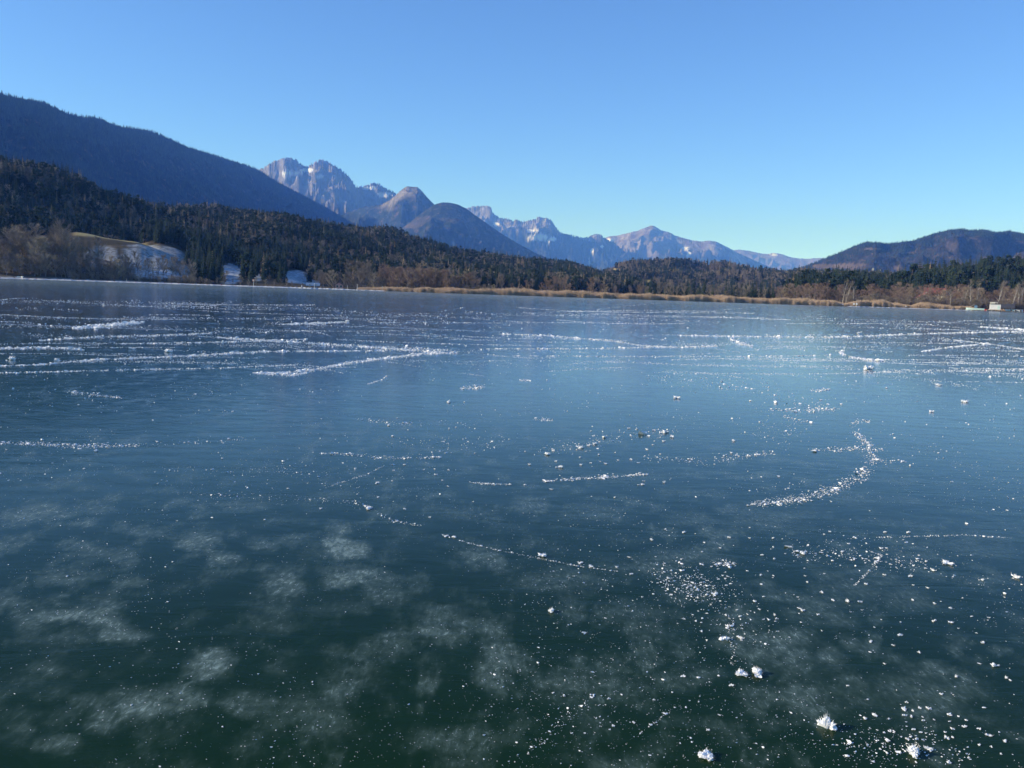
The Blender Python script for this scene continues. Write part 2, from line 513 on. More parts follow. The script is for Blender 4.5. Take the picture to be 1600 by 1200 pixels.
# tiny white specks: crushed ice grains
vo = N(nt, 'ShaderNodeTexVoronoi', i_Scale=38.0)
nt.links.new(P, vo.inputs['Vector'])
sp = ramp(nt, [(0.0, (1.0,) * 3), (0.09, (1.0,) * 3), (0.13, (0.0,) * 3)])
nt.links.new(vo.outputs['Distance'], sp.inputs[0])
spn = N(nt, 'ShaderNodeTexNoise', i_Scale=1.7, i_Detail=4.0, i_Roughness=0.7)
nt.links.new(P, spn.inputs['Vector'])
spm = ramp(nt, [(0.5, (0.0,) * 3), (0.66, (1.0,) * 3)])
nt.links.new(spn.outputs['Fac'], spm.inputs[0])
pick = ramp(nt, [(0.4, (0.0,) * 3), (0.45, (1.0,) * 3)])
nt.links.new(vo.outputs['Color'], pick.inputs[0])
speck = mth(nt, 'MULTIPLY', mth(nt, 'MULTIPLY', sp.outputs[0], mth(nt, 'ADD', spm.outputs[0], fa, True)), pick.outputs[0])
# dust lines left by skates and wind, in a few directions
lines = None
for ang, sc_, thr, seed in ((4, 1.1, 0.655, 0), (-9, 0.8, 0.665, 5), (15, 0.9, 0.675, 9), (0, 2.6, 0.68, 13)):
    mp = N(nt, 'ShaderNodeMapping')
    mp.inputs['Rotation'].default_value = (0, 0, R(ang))
    mp.inputs['Scale'].default_value = (0.035 * sc_, 0.75 * sc_, 1)
    mp.inputs['Location'].default_value = (seed * 3.1, seed * 1.7, seed)
    nt.links.new(P, mp.inputs['Vector'])
    ln = N(nt, 'ShaderNodeTexNoise', i_Scale=1.0, i_Detail=4.0, i_Roughness=0.6)
    nt.links.new(mp.outputs[0], ln.inputs['Vector'])
    lr = ramp(nt, [(thr - 0.02, (0.0,) * 3), (thr + 0.035, (1.0,) * 3)])
    nt.links.new(ln.outputs['Fac'], lr.inputs[0])
    lines = lr.outputs[0] if lines is None else mth(nt, 'MAXIMUM', lines, lr.outputs[0])
# break them into grains
gr = N(nt, 'ShaderNodeTexNoise', i_Scale=9.0, i_Detail=5.0, i_Roughness=0.8)
nt.links.new(P, gr.inputs['Vector'])
grr = ramp(nt, [(0.5, (0.0,) * 3), (0.6, (1.0,) * 3)])
nt.links.new(gr.outputs['Fac'], grr.inputs[0])
sep = N(nt, 'ShaderNodeVectorMath', operation='LENGTH')
nt.links.new(P, sep.inputs[0])
open_ = N(nt, 'ShaderNodeMapRange', i_From_Min=18.0, i_From_Max=32.0)   # the skated part of the lake starts some way out
nt.links.new(sep.outputs['Value'], open_.inputs['Value'])
lines = mth(nt, 'MULTIPLY', mth(nt, 'MULTIPLY', lines, grr.outputs[0]), open_.outputs[0])
# towards the far shore the ice is greyer, covered with thin rime
far_tint_ = N(nt, 'ShaderNodeMapRange', i_From_Min=4.5, i_From_Max=18.0, i_To_Min=0.0, i_To_Max=0.2)   # the body colour turns paler and bluer away from the near ice
nt.links.new(sep.outputs['Value'], far_tint_.inputs['Value'])
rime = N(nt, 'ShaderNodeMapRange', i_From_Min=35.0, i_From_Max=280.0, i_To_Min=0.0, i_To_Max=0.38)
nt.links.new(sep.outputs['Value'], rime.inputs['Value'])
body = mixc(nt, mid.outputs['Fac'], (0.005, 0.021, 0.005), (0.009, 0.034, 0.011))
body = mixc(nt, far_tint_.outputs[0], body, (0.13, 0.42, 0.62))
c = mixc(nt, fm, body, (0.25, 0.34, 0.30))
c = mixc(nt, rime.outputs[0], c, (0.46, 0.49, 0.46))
white = mth(nt, 'MAXIMUM', speck, lines, True)
c = mixc(nt, white, c, (0.86, 0.88, 0.9))
ro = mth(nt, 'ADD', mth(nt, 'MULTIPLY', fm, 0.4), 0.09)
ro = mth(nt, 'ADD', ro, mth(nt, 'MULTIPLY', white, 0.5), True)
# ripple: the ice froze in small waves
mp = N(nt, 'ShaderNodeMapping')
mp.inputs['Scale'].default_value = (1.0, 2.2, 1)
mp.inputs['Rotation'].default_value = (0, 0, R(6))
nt.links.new(P, mp.inputs['Vector'])
r1 = N(nt, 'ShaderNodeTexNoise', i_Scale=1.9, i_Detail=7.0, i_Roughness=0.6, i_Distortion=0.9)
nt.links.new(mp.outputs[0], r1.inputs['Vector'])
bp = N(nt, 'ShaderNodeBump', i_Strength=0.6, i_Distance=0.0065)
nt.links.new(r1.outputs['Fac'], bp.inputs['Height'])
bp2 = N(nt, 'ShaderNodeBump', i_Strength=0.4, i_Distance=0.0005)
nt.links.new(grain.outputs['Fac'], bp2.inputs['Height'])
nt.links.new(bp.outputs[0], bp2.inputs['Normal'])
NRM = bp2.outputs[0]
nt.nodes.remove(b)
df = N(nt, 'ShaderNodeBsdfDiffuse')
gl = N(nt, 'ShaderNodeBsdfGlossy', distribution='GGX')
gl.inputs['Color'].default_value = (0.94, 0.93, 1.0, 1)
frn = N(nt, 'ShaderNodeFresnel', i_IOR=1.6)
mx = N(nt, 'ShaderNodeMixShader')
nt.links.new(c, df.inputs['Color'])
for n_ in (df, gl, frn):
    nt.links.new(NRM, n_.inputs['Normal'])
nt.links.new(ro, gl.inputs['Roughness'])
spec = mth(nt, 'MULTIPLY', mth(nt, 'MULTIPLY', mth(nt, 'POWER', frn.outputs[0], 1.9), 1.35, True), mth(nt, 'SUBTRACT', 1.0, mth(nt, 'MULTIPLY', white, 0.85)))
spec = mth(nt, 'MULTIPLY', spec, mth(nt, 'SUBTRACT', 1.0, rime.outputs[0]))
nt.links.new(spec, mx.inputs[0]); nt.links.new(df.outputs[0], mx.inputs[1]); nt.links.new(gl.outputs[0], mx.inputs[2])
nt.links.new(mx.outputs[0], nt.nodes['Material Output'].inputs['Surface'])
link('frozen_lake', build_ice(), kind='structure')

# ------------------------------------------------------------------ mountains
def mountain_material(name, forest, rock, alp, snow_amt=1.0, fscale=0.02, shrub=(0.16, 0.11, 0.075)):
    mt, nt, b = mat(name)
    tc = N(nt, 'ShaderNodeTexCoord')
    P = tc.outputs['Object']
    def nse(s, d=8.0, r=0.65):
        n = N(nt, 'ShaderNodeTexNoise', i_Scale=s, i_Detail=d, i_Roughness=r)
        nt.links.new(P, n.inputs['Vector'])
        return n.outputs['Fac']
    f = ramp(nt, [(0.35, tuple(c * 0.45 for c in forest)), (0.55, forest), (0.68, shrub)])
    nt.links.new(nse(fscale), f.inputs[0])
    r = ramp(nt, [(0.35, tuple(c * 0.6 for c in rock)), (0.65, rock)])
    nt.links.new(nse(0.012), r.inputs[0])
    a = ramp(nt, [(0.35, tuple(c * 0.7 for c in alp)), (0.65, alp)])
    nt.links.new(nse(0.006), a.inputs[0])
    c = mixc(nt, attr(nt, 'alp'), f.outputs[0], a.outputs[0])
    c = mixc(nt, attr(nt, 'rock'), c, r.outputs[0])
    c = mixc(nt, attr(nt, 'snow'), c, (0.85, 0.87, 0.9))
    nt.links.new(c, b.inputs['Base Color'])
    b.inputs['Roughness'].default_value = 0.95
    b.inputs['Specular IOR Level'].default_value = 0.1
    bp = N(nt, 'ShaderNodeBump', i_Strength=1.0, i_Distance=45.0)
    nt.links.new(nse(0.014, 8.0, 0.72), bp.inputs['Height'])
    nt.links.new(bp.outputs[0], b.inputs['Normal'])
    return mt

def mountain(name, pts, base, mat_, cols=500, rows=150, amp=0.16, wave=900.0, seed=1, jag=1.0, treeline=(0.55, 0.75), rockiness=0.5, snow=0.0, patches=(), alps=(), rocks=(), power=0.85, tree=0.0, crestjag=6.0, back=1.35):
    a0, e0, d0 = prof(pts)
    az = np.linspace(a0[0], a0[-1], cols)
    el = np.interp(az, a0, e0)
    # soften the polyline a little and roughen it at the scale of the rock
    k = np.ones(5) / 5
    el = np.convolve(np.pad(el, 2, 'edge'), k, 'valid')
    D = np.interp(az, a0, d0)
    el = el + jag * (fbm(az * 900, az * 0 + seed, 3, seed) * 0.0003 + (ridged(az * 420, az * 0 + seed, 4, seed + 9, .6) - 1.2) * 0.00045 * (1.6 if mat_ is MM_rock else .4))
    bd = np.interp(az, a0, [base(p[0]) if callable(base) else base for p in pts])
    t = np.concatenate([np.linspace(0, 1, rows) ** 0.85, np.linspace(1, back, 14)[1:]])
    T = t[:, None] * np.ones_like(az)[None, :]
    Rr = bd[None, :] + (D - bd)[None, :] * T
    AZ = np.broadcast_to(az[None, :], Rr.shape)
    X, Y = Rr * np.sin(AZ), Rr * np.cos(AZ)
    Hc = (CAM_H + el * D - tree)[None, :]
    Hs = np.convolve(np.pad(Hc[0], 8, 'edge'), np.ones(17) / 17, 'valid')[None, :]
    Hw = np.convolve(np.pad(Hc[0], 30, 'edge'), np.ones(61) / 61, 'valid')[None, :]
    f = np.where(T <= 1, np.clip(T, 0, 1) ** (1 / power), 1 - np.clip(T - 1, 0, 9) * 1.6)
    b1, b2 = sstep(0.6, 0.95, T), sstep(0.93, 1.0, T)
    H0 = Hw * (1 - b1) + (Hs * (1 - b2) + Hc * b2) * b1
    wx, wy = X + wave * .3 * fbm(X / wave, Y / wave, 3, seed + 5), Y + wave * .3 * fbm(X / wave + 7, Y / wave, 3, seed + 6)
    rg = ridged(wx / wave, wy / wave, 6, seed, 0.52)
    env = np.clip(T * 2.2, 0, 1) ** .8 * (1 - sstep(.84, 1.0, T)) * (T <= 1)
    Z = H0 * f + (rg - 1.75) * amp * Hs.mean() * env
    Z = Z + (ridged(wx / (wave * .22), wy / (wave * .22), 4, seed + 3, .55) - 1.6) * amp * .16 * Hs.mean() * env
    e = (Z - CAM_H + tree) / Rr
    q = e / np.maximum(el, 1e-4)[None, :]
    q = np.minimum(q, .985)
    Z = np.where(T < 0.9995, CAM_H - tree + q * el[None, :] * Rr, Z)
    gy, gx = np.gradient(Z)
    dr = np.gradient(Rr, axis=0)
    dx = Rr * (az[1] - az[0])
    slope = np.sqrt((gy / np.maximum(dr, 1)) ** 2 + (gx / dx) ** 2)
    rel = np.clip(Z / Hs.max(), 0, 1.2)
    n = fbm(X / (wave * .5), Y / (wave * .5), 5, seed + 50)
    n2 = fbm(X / (wave * .12), Y / (wave * .12), 4, seed + 90)
    tl = sstep(treeline[0], treeline[1], rel + n * 0.12 + n2 * 0.05)
    rock = tl * sstep(1 - rockiness - 0.15, 1 - rockiness + 0.25, slope * 0.8 + n2 * 0.25 + n * 0.1)
    alp = tl
    px, py = proj(X, Y, Z)
    sn = tl * snow * sstep(0.15, 0.45, n2 * 0.7 + n * 0.4 + 0.9 - slope)
    def blob(cx, cy, ax, ay, w=1.0):
        d = ((px - cx) / ax) ** 2 + ((py - cy) / ay) ** 2
        return w * (1 - sstep(0.7, 1.1, d + n2 * 0.9)) * (T <= 1)
    for a in patches: sn = np.maximum(sn, blob(*a))
    for a in alps: alp = np.maximum(alp, blob(*a))
    for a in rocks: rock = np.maximum(rock, blob(*a))
    me = grid_mesh(name, X, Y, Z, [mat_], dict(rock=np.clip(rock, 0, 1), alp=np.clip(alp, 0, 1), snow=np.clip(sn, 0, 1)))
    link(name, me, kind='structure')
    return dict(X=X, Y=Y, Z=Z, T=T, AZ=AZ, alp=alp)

MM_rock = mountain_material('limestone_mountain', (0.035, 0.05, 0.03), (0.27, 0.25, 0.24), (0.2, 0.15, 0.115))
MM_wood = mountain_material('forested_mountain', (0.035, 0.05, 0.028), (0.4, 0.36, 0.32), (0.25, 0.19, 0.12))
MM_brown = mountain_material('brown_wooded_mountain', (0.06, 0.055, 0.034), (0.4, 0.36, 0.32), (0.27, 0.2, 0.13), shrub=(0.2, 0.14, 0.095))
MM_dark = mountain_material('spruce_mountain', (0.022, 0.034, 0.022), (0.3, 0.27, 0.24), (0.1, 0.08, 0.05))

big = mountain('mountain', [(-420, 30, 3300), (-200, 90, 3700), (-60, 128, 4200), (0, 141, 4500), (30, 150, 4620), (62, 154, 4750), (100, 171, 4950), (130, 179, 5100), (155, 180, 5250), (172, 190, 5350), (200, 196, 5550), (235, 201, 5800), (270, 216, 6050), (300, 229, 6300), (340, 241, 6700), (380, 254, 7300), (405, 263, 7700), (430, 280, 8000), (470, 301, 8500), (510, 322, 9000), (550, 346, 9500), (580, 361, 9800), (640, 385, 9900), (700, 420, 9900)],
    lambda px: 1300 + max(0, px + 200) * 5.2, MM_dark, cols=420, rows=120, amp=0.13, wave=1000, seed=3, treeline=(1.5, 2), tree=16, power=0.95)
mountain('mountain', [(340, 300, 13200), (395, 264, 13000), (412, 263, 12800), (420, 256, 12600), (428, 252, 12600), (436, 250, 12600), (444, 247, 12500), (452, 246, 12500), (458, 249, 12500), (463, 249, 12500), (468, 255, 12500), (476, 260, 12600), (484, 257, 12400), (492, 253, 12300), (501, 249, 12300), (512, 252, 12300), (520, 258, 12200), (532, 264, 12200), (541, 271, 12200), (549, 280, 12300), (554, 288, 12400), (557, 292, 12500), (570, 290, 12700), (582, 287, 12700), (592, 286, 12700), (598, 292, 12700), (606, 296, 12700), (614, 298, 12700), (620, 303, 12700), (660, 322, 12800), (720, 350, 12900)],
    9300, MM_rock, cols=700, rows=260, amp=0.34, wave=520, seed=11, treeline=(0.48, 0.62), rockiness=0.62, snow=0.5, jag=2.6,
    patches=((455, 271, 16, 4), (480, 266, 14, 3), (500, 276, 8, 2, .8), (578, 294, 12, 3), (600, 304, 12, 4, .7)), rocks=((515, 265, 26, 14), (430, 258, 14, 8), (487, 278, 9, 6), (590, 293, 9, 5)))
mountain('mountain', [(500, 352, 10600), (545, 331, 10500), (570, 323, 10300), (595, 320, 10200), (610, 312, 10100), (618, 305, 10000), (628, 296, 10000), (636, 291, 10000), (645, 292, 10000), (652, 292, 10000), (658, 297, 10000), (668, 309, 10000), (680, 321, 10000), (700, 340, 10100), (740, 370, 10200)],
    7600, MM_wood, cols=360, rows=190, amp=0.5, wave=800, seed=23, treeline=(0.85, 1.0), rockiness=0.25, alps=((645, 303, 10, 7, .5), (605, 325, 20, 4, .35)))
mountain('mountain', [(560, 395, 8800), (600, 372, 8700), (625, 359, 8600), (640, 348, 8500), (655, 336, 8500), (668, 326, 8500), (680, 319, 8500), (692, 316, 8500), (705, 317, 8500), (717, 320, 8500), (730, 327, 8500), (745, 338, 8500), (765, 352, 8500), (785, 366, 8500), (810, 381, 8600), (840, 397, 8700), (870, 408, 8900), (900, 417, 9100), (960, 438, 9200)],
    5200, MM_wood, cols=400, rows=190, amp=0.45, wave=800, seed=31, treeline=(1.2, 1.4), alps=((645, 352, 20, 5, .45), (655, 345, 16, 8, .3), (700, 343, 22, 3, .3), (735, 343, 8, 3, .4)), rocks=((706, 383, 5, 2),))
mountain('mountain', [(640, 345, 17500), (700, 331, 17000), (728, 326, 17000), (736, 323, 17000), (750, 322, 17000), (766, 322, 16800), (768, 326, 16800), (770, 333, 16800), (777, 336, 16800), (780, 340, 16700), (790, 341, 16700), (798, 342, 16600), (802, 348, 16600), (804, 344, 16600), (807, 341, 16600), (810, 345, 16600), (816, 345, 16600), (826, 344, 16500), (836, 343, 16500), (840, 339, 16500), (844, 339, 16500), (852, 340, 16500), (859, 342, 16500), (864, 348, 16500), (868, 355, 16500), (875, 362, 16500), (882, 366, 16500), (892, 367, 16600), (900, 369, 16600), (912, 371, 16700), (922, 369, 16700), (930, 366, 16700), (938, 366, 16700), (944, 371, 16700), (960, 380, 16800), (985, 400, 16800)],
    12500, MM_rock, cols=620, rows=220, amp=0.36, wave=700, seed=47, treeline=(0.62, 0.74), rockiness=0.55, jag=2.0, snow=0.3,
    patches=((845, 371, 20, 5), (830, 361, 10, 2.5), (862, 374, 8, 3), (925, 392, 3, 4), (921, 408, 2, 8, .8), (940, 385, 2.5, 2), (775, 350, 6, 2.5)), rocks=((750, 332, 16, 8), (830, 350, 20, 6), (785, 350, 16, 8), (845, 348, 12, 8)))
mountain('mountain', [(860, 420, 18500), (900, 390, 18500), (925, 374, 18500), (945, 372, 18500), (952, 369, 18200), (965, 368, 18200), (985, 363, 18000), (990, 361, 18000), (996, 361, 18000), (1004, 357, 18000), (1012, 354, 18000), (1019, 352, 18000), (1024, 354, 18000), (1031, 359, 18000), (1038, 361, 18000), (1046, 363, 18000), (1055, 368, 18000), (1065, 371, 18000), (1080, 375, 18000), (1095, 377, 18000), (1108, 376, 18000), (1118, 377, 18000), (1128, 382, 18100), (1140, 388, 18200), (1155, 396, 18300), (1175, 405, 18500), (1200, 416, 18700), (1240, 430, 19000)],
    13000, MM_rock, cols=560, rows=200, amp=0.34, wave=900, seed=59, treeline=(0.5, 0.68), rockiness=0.32, snow=0.18, jag=0.6,
    patches=((1072, 388, 6, 4), (1076, 398, 4, 5), (952, 375, 8, 2.5)), alps=((1108, 381, 12, 5), (1010, 370, 40, 10)))
mountain('mountain', [(1080, 410, 24000), (1120, 398, 24000), (1145, 391, 24000), (1155, 390, 24000), (1170, 392, 24000), (1190, 396, 24000), (1202, 397, 24000), (1206, 395, 24000), (1214, 396, 24000), (1222, 397, 24000), (1235, 402, 24000), (1250, 404, 24000), (1265, 404, 24000), (1280, 403, 24000), (1300, 404, 24000), (1360, 412, 24000), (1420, 425, 24000)],
    18500, MM_rock, cols=300, rows=100, amp=0.3, wave=1200, seed=67, treeline=(0.4, 0.7), rockiness=0.2, snow=0.12, jag=0.6, patches=((1208, 398, 6, 2),))
rgt_m = mountain('mountain', [(1190, 435, 5200), (1230, 424, 5300), (1262, 412, 5400), (1290, 401, 5400), (1310, 393, 5400), (1340, 380, 5400), (1352, 376, 5400), (1370, 376, 5400), (1385, 378, 5500), (1398, 377, 5500), (1412, 375, 5500), (1430, 373, 5600), (1440, 369, 5600), (1460, 362, 5700), (1478, 358, 5700), (1490, 356, 5700), (1500, 355, 5700), (1512, 357, 5700), (1525, 357, 5700), (1540, 356, 5700), (1552, 360, 5700), (1562, 360, 5800), (1578, 358, 6000), (1590, 361, 6000), (1600, 362, 6000), (1680, 345, 6000), (1800, 330, 6000), (2000, 320, 6000)],
    2900, MM_brown, cols=460, rows=170, amp=0.32, wave=900, seed=71, treeline=(1.2, 1.4), tree=10, alps=((1360, 389, 16, 1.6), (1340, 416, 40, 4, .8), (1420, 420, 30, 4, .8), (1500, 385, 30, 6, .35), (1290, 417, 20, 4, .6)))

# ------------------------------------------------------------------ trees
M_bark = simple('conifer_bark', (0.12, 0.09, 0.07), var=0.3)
M_spruce = foliage('spruce_needles', (0.014, 0.030, 0.024), (0.032, 0.056, 0.036), (0.06, 0.08, 0.045))
M_larch = foliage('bare_larch_twigs', (0.24, 0.17, 0.09), (0.36, 0.26, 0.15), (0.45, 0.35, 0.2))
M_twig = foliage('bare_twigs', (0.20, 0.17, 0.14), (0.29, 0.24, 0.19), (0.38, 0.32, 0.22))
M_twig_w = foliage('reddish_bare_twigs', (0.22, 0.155, 0.12), (0.32, 0.225, 0.175), (0.36, 0.29, 0.20))
M_limb = simple('grey_bark', (0.2, 0.165, 0.13), var=0.3)
M_birch = simple('birch_bark', (0.5, 0.46, 0.4), var=0.2, scale=1.2)

def conifer(seed, h=20.0, w=3.4, whorls=17, nb=10, sparse=0.0):
    """returns trunk MB and crown MB; every branch is a drooping, notched spray"""
    rd = random.Random(seed)
    tr, cr = MB(), MB()
    tr.tube((0, 0, -0.6), (0, 0, h * 0.97), 0.26, 0.04, 6)
    for k in range(whorls):
        t = k / (whorls - 1)
        z = h * (0.10 + 0.87 * t)
        rad = w * (1 - t) ** 0.85 * rd.uniform(0.85, 1.12) + 0.22
        if k < 2: rad *= 0.85
        n = max(5, int(nb * (1 - 0.45 * t)))
        off = rd.random() * 6.3
        for i in range(n):
            if rd.random() < sparse: continue
            a = off + 2 * math.pi * i / n + rd.uniform(-.22, .22)
            L = rad * rd.uniform(0.72, 1.15)
            dz = -L * rd.uniform(0.25, 0.5)
            wd = L * rd.uniform(0.26, 0.4)
            c, s = math.cos(a), math.sin(a)
            b0 = (c * .08, s * .08, z + 0.25)
            m1 = (c * L * .55 - s * wd, s * L * .55 + c * wd, z + dz * .45 - .18)
            m2 = (c * L * .55 + s * wd, s * L * .55 - c * wd, z + dz * .45 - .18)
            mc = (c * L * .6, s * L * .6, z + dz * .4 + .12)
            tp = (c * L, s * L, z + dz)
            cr.add([b0, m1, tp, m2, mc], [(0, 1, 4), (0, 4, 3), (1, 2, 4), (4, 2, 3)])
            q = (c * L * .55, s * L * .55, z + dz * .55 - L * .22)
            cr.add([b0, q, tp], [(0, 1, 2)])
    cr.tube((0, 0, h * .93), (0, 0, h * 1.02), 0.09, 0.01, 4)
    return tr, cr

def bare(seed, h=14.0, w=0.36, base=0.12, stems=1, twigs=1500, tw=0.035, up=0.9):
    """leafless broadleaf: leader(s), branches rising all along them, then a mist of thin twigs filling an egg-shaped crown"""
    rd = random.Random(seed)
    tr, cr = MB(), MB()
    spots = []
    for st in range(stems):
        a = rd.uniform(0, 6.28)
        k = 0.0 if stems == 1 else rd.uniform(.03, .1) * h
        p = Vector((math.cos(a) * k, math.sin(a) * k, -0.4))
        d = Vector((math.cos(a) * k / h * 4 + rd.uniform(-.06, .06), math.sin(a) * k / h * 4 + rd.uniform(-.06, .06), 1)).normalized()
        H = h * (1 if stems == 1 else rd.uniform(.75, 1))
        r0 = H * .014 + .04
        n = 9
        for i in range(n):
            t0, t1 = i / n, (i + 1) / n
            d = (d + Vector((rd.uniform(-.09, .09), rd.uniform(-.09, .09), .05))).normalized()
            q = p + d * (H * .92 / n)
            tr.tube(p, q, r0 * (1 - t0 * .9), r0 * (1 - t1 * .9), 5, False)
            for j in range(0 if t1 < base else rd.choice((2, 3, 3))):
                f = rd.random(); tt = t0 + f / n
                prof_ = math.sin(math.pi * min(1, max(0.08, (tt - base * .5) / (1.08 - base * .5))) ** .8) ** .7
                L = H * w * prof_ * rd.uniform(.75, 1.2) / (1 if stems == 1 else 1.5)
                b_ = rd.uniform(0, 6.28)
                bd = Vector((math.cos(b_), math.sin(b_), up * rd.uniform(.6, 1.3))).normalized()
                b0 = p.lerp(q, f)
                bm_ = b0 + bd * L * .5
                be = bm_ + (bd + Vector((rd.uniform(-.2, .2), rd.uniform(-.2, .2), .25))).normalized() * L * .55
                tr.tube(b0, bm_, r0 * .36 * (1 - tt * .6), r0 * .2 * (1 - tt * .6), 4, False)
                tr.tube(bm_, be, r0 * .2 * (1 - tt * .6), .012, 3, False)
                spots.append((b0, bm_, be, L))
            p = q
        spots.append((p - d * H * .12, p, p + d * H * .05, H * .2))
    for i in range(twigs):
        b0, bm_, be, L = rd.choice(spots)
        f = rd.random() ** .7
        p = b0.lerp(bm_, f * 2) if f < .5 else bm_.lerp(be, f * 2 - 1)
        dd = ((be - b0).normalized() * .6 + Vector((rd.gauss(0, .5), rd.gauss(0, .5), rd.gauss(.3, .35)))).normalized()
        l = h * .11 * rd.uniform(.5, 1.2)
        q = p + dd * l
        s = dd.orthogonal().normalized()
        s = (Matrix.Rotation(rd.uniform(0, 6.28), 3, dd) @ s) * tw * rd.uniform(.6, 1.4)
        m_ = p.lerp(q, .45)
        q2 = m_ + (dd + dd.cross(s).normalized() * .8).normalized() * l * .5
        cr.add([p - s, p + s, q, m_ - s * .5, m_ + s * .5, q2], [(0, 1, 2), (3, 4, 5)])
    k = h / max(v[2] for v in cr.v)
    for mb in (tr, cr):
        mb.v = [(x * k, y * k, z * k) for x, y, z in mb.v]
    return tr, cr

def pine(seed, h=16.0, w=3.0):
    """round-topped pine: bare lower trunk, crown of many needle tufts"""
    rd = random.Random(seed)
    tr, cr = MB(), MB()
    tr.tube((0, 0, -0.6), (rd.uniform(-.4, .4), rd.uniform(-.4, .4), h * .9), 0.24, 0.06, 6)
    cl = [(Vector((rd.gauss(0, w * .42), rd.gauss(0, w * .42), h * rd.uniform(.32, .9))), rd.uniform(.8, 1.6)) for _ in range(16)]
    for c, r in cl:
        k = 1 - .55 * max(0, (c.z / h - .55) / .45)
        c = Vector((c.x * k, c.y * k, c.z))
        tr.tube((0, 0, c.z - 1.2), c, .07, .03, 3, False)
        for _ in range(26):
            d = Vector((rd.gauss(0, 1), rd.gauss(0, 1), rd.gauss(0, .7))).normalized()
            p = c + Vector((d.x * r, d.y * r, d.z * r * .7)) * rd.uniform(.5, 1)
            a_ = Vector((rd.gauss(0, 1), rd.gauss(0, 1), rd.gauss(0, 1))).normalized() * .55
            b_ = a_.cross(d).normalized() * .5
            cr.add([p - a_, p + b_, p + a_, p - b_ + d * .3], [(0, 1, 2, 3)])
    return tr, cr

def joined(name, tr, cr, mt, mc):
    mb = MB()
    mb.add(tr.v, tr.f); mb.m = 1; mb.add(cr.v, cr.f)
    return proto_obj(name, mb.mesh(name, [mt, mc]))

KINDS = {}
def kind(key, gen, mt, mc, n, **kw):
    lst = []
    for i in range(n):
        tr, cr = gen(100 * len(KINDS) + i, **kw)
        lst.append((tr.mesh('trunk', mt), cr.mesh('crown', mc), joined(key, tr, cr, mt, mc)))
    KINDS[key] = lst
kind('spruce_tree', conifer, M_bark, M_spruce, 4)
kind('slim_spruce', conifer, M_bark, M_spruce, 2, w=2.3, whorls=19, nb=8)
kind('pine_tree', pine, M_bark, M_spruce, 3)
kind('larch_tree', conifer, M_bark, M_larch, 2, w=2.6, whorls=20, nb=7, sparse=0.25)
kind('bare_tree', bare, M_limb, M_twig, 5)
kind('bare_tree_warm', bare, M_limb, M_twig_w, 4)
kind('bush', bare, M_limb, M_twig, 3, h=6.0, w=.5, base=0.02, stems=5, twigs=1300, tw=0.028, up=.7)
kind('birch_tree', bare, M_birch, M_twig, 3, h=15.0, w=.2, base=0.35, twigs=520, tw=0.022, up=1.4)

TREES = []     # kind, x, y, z, scale, label, category, group
def put_tree(key, loc, h, label, group, cat='tree', var=None, rz=None, wide=1.0, name=None):
    lst = KINDS[key]
    tr, cr, _ = lst[(var if var is not None else random.randrange(len(lst))) % len(lst)]
    hh = {'spruce_tree': 20.4, 'slim_spruce': 20.4, 'pine_tree': 16, 'larch_tree': 20.4, 'bare_tree': 14, 'bare_tree_warm': 14, 'bush': 6, 'birch_tree': 15}[key]
    nm = name or {'slim_spruce': 'spruce_tree', 'bare_tree_warm': 'bare_tree'}.get(key, key)
    o = bpy.data.objects.new(nm, None)
    COL.objects.link(o)
    s = h / hh
    o.location = loc
    o.scale = (s * wide, s * wide, s)
    o.rotation_euler = (0, 0, rz if rz is not None else random.uniform(0, 6.28))
    o['label'] = label; o['category'] = cat; o['group'] = group
    link('trunk', tr, o); link('crown', cr, o)
    return o

# --- candidate positions on the hills
def area_points(a0, a1, r0, r1, dens):
    n = int(0.5 * (a1 - a0) * (r1 * r1 - r0 * r0) * dens)
    az = rng.uniform(a0, a1, n)
    r = np.sqrt(rng.uniform(r0 * r0, r1 * r1, n))
    return az, r

aL, aR = azel(-160, 300)[0], azel(1760, 400)[0]
cand = []
for (a0, a1, r0, r1, dens) in ((aL, azel(520, 400)[0], 575, 1350, 1 / 30), (aL, azel(1080, 400)[0], 1350, 2700, 1 / 50), (azel(520, 400)[0], azel(1080, 400)[0], 600, 1350, 1 / 44),
                               (azel(880, 400)[0], azel(1500, 400)[0], 1300, 2600, 1 / 60), (azel(1190, 400)[0], aR, 640, 1300, 1 / 36)):
    cand.append(area_points(a0, a1, r0, r1, dens))
caz = np.concatenate([c[0] for c in cand]); cr_ = np.concatenate([c[1] for c in cand])
cx, cy = cr_ * np.sin(caz), cr_ * np.cos(caz)
cz = terrain(caz, cr_)
hh = {k: hill(caz, cr_, L) for k, L in HILLS.items()}
crest = {k: np.interp(caz, L['az'], L['d']) for k, L in HILLS.items()}
px, py = proj(cx, cy, cz)
sh = cr_ - shore(caz)
keep = np.zeros(len(cx), bool)
for k in ('left', 'knoll', 'middle', 'right'):
    keep |= (hh[k] > 3.0) & (cr_ < crest[k] * 1.06)
keep &= sh > 18
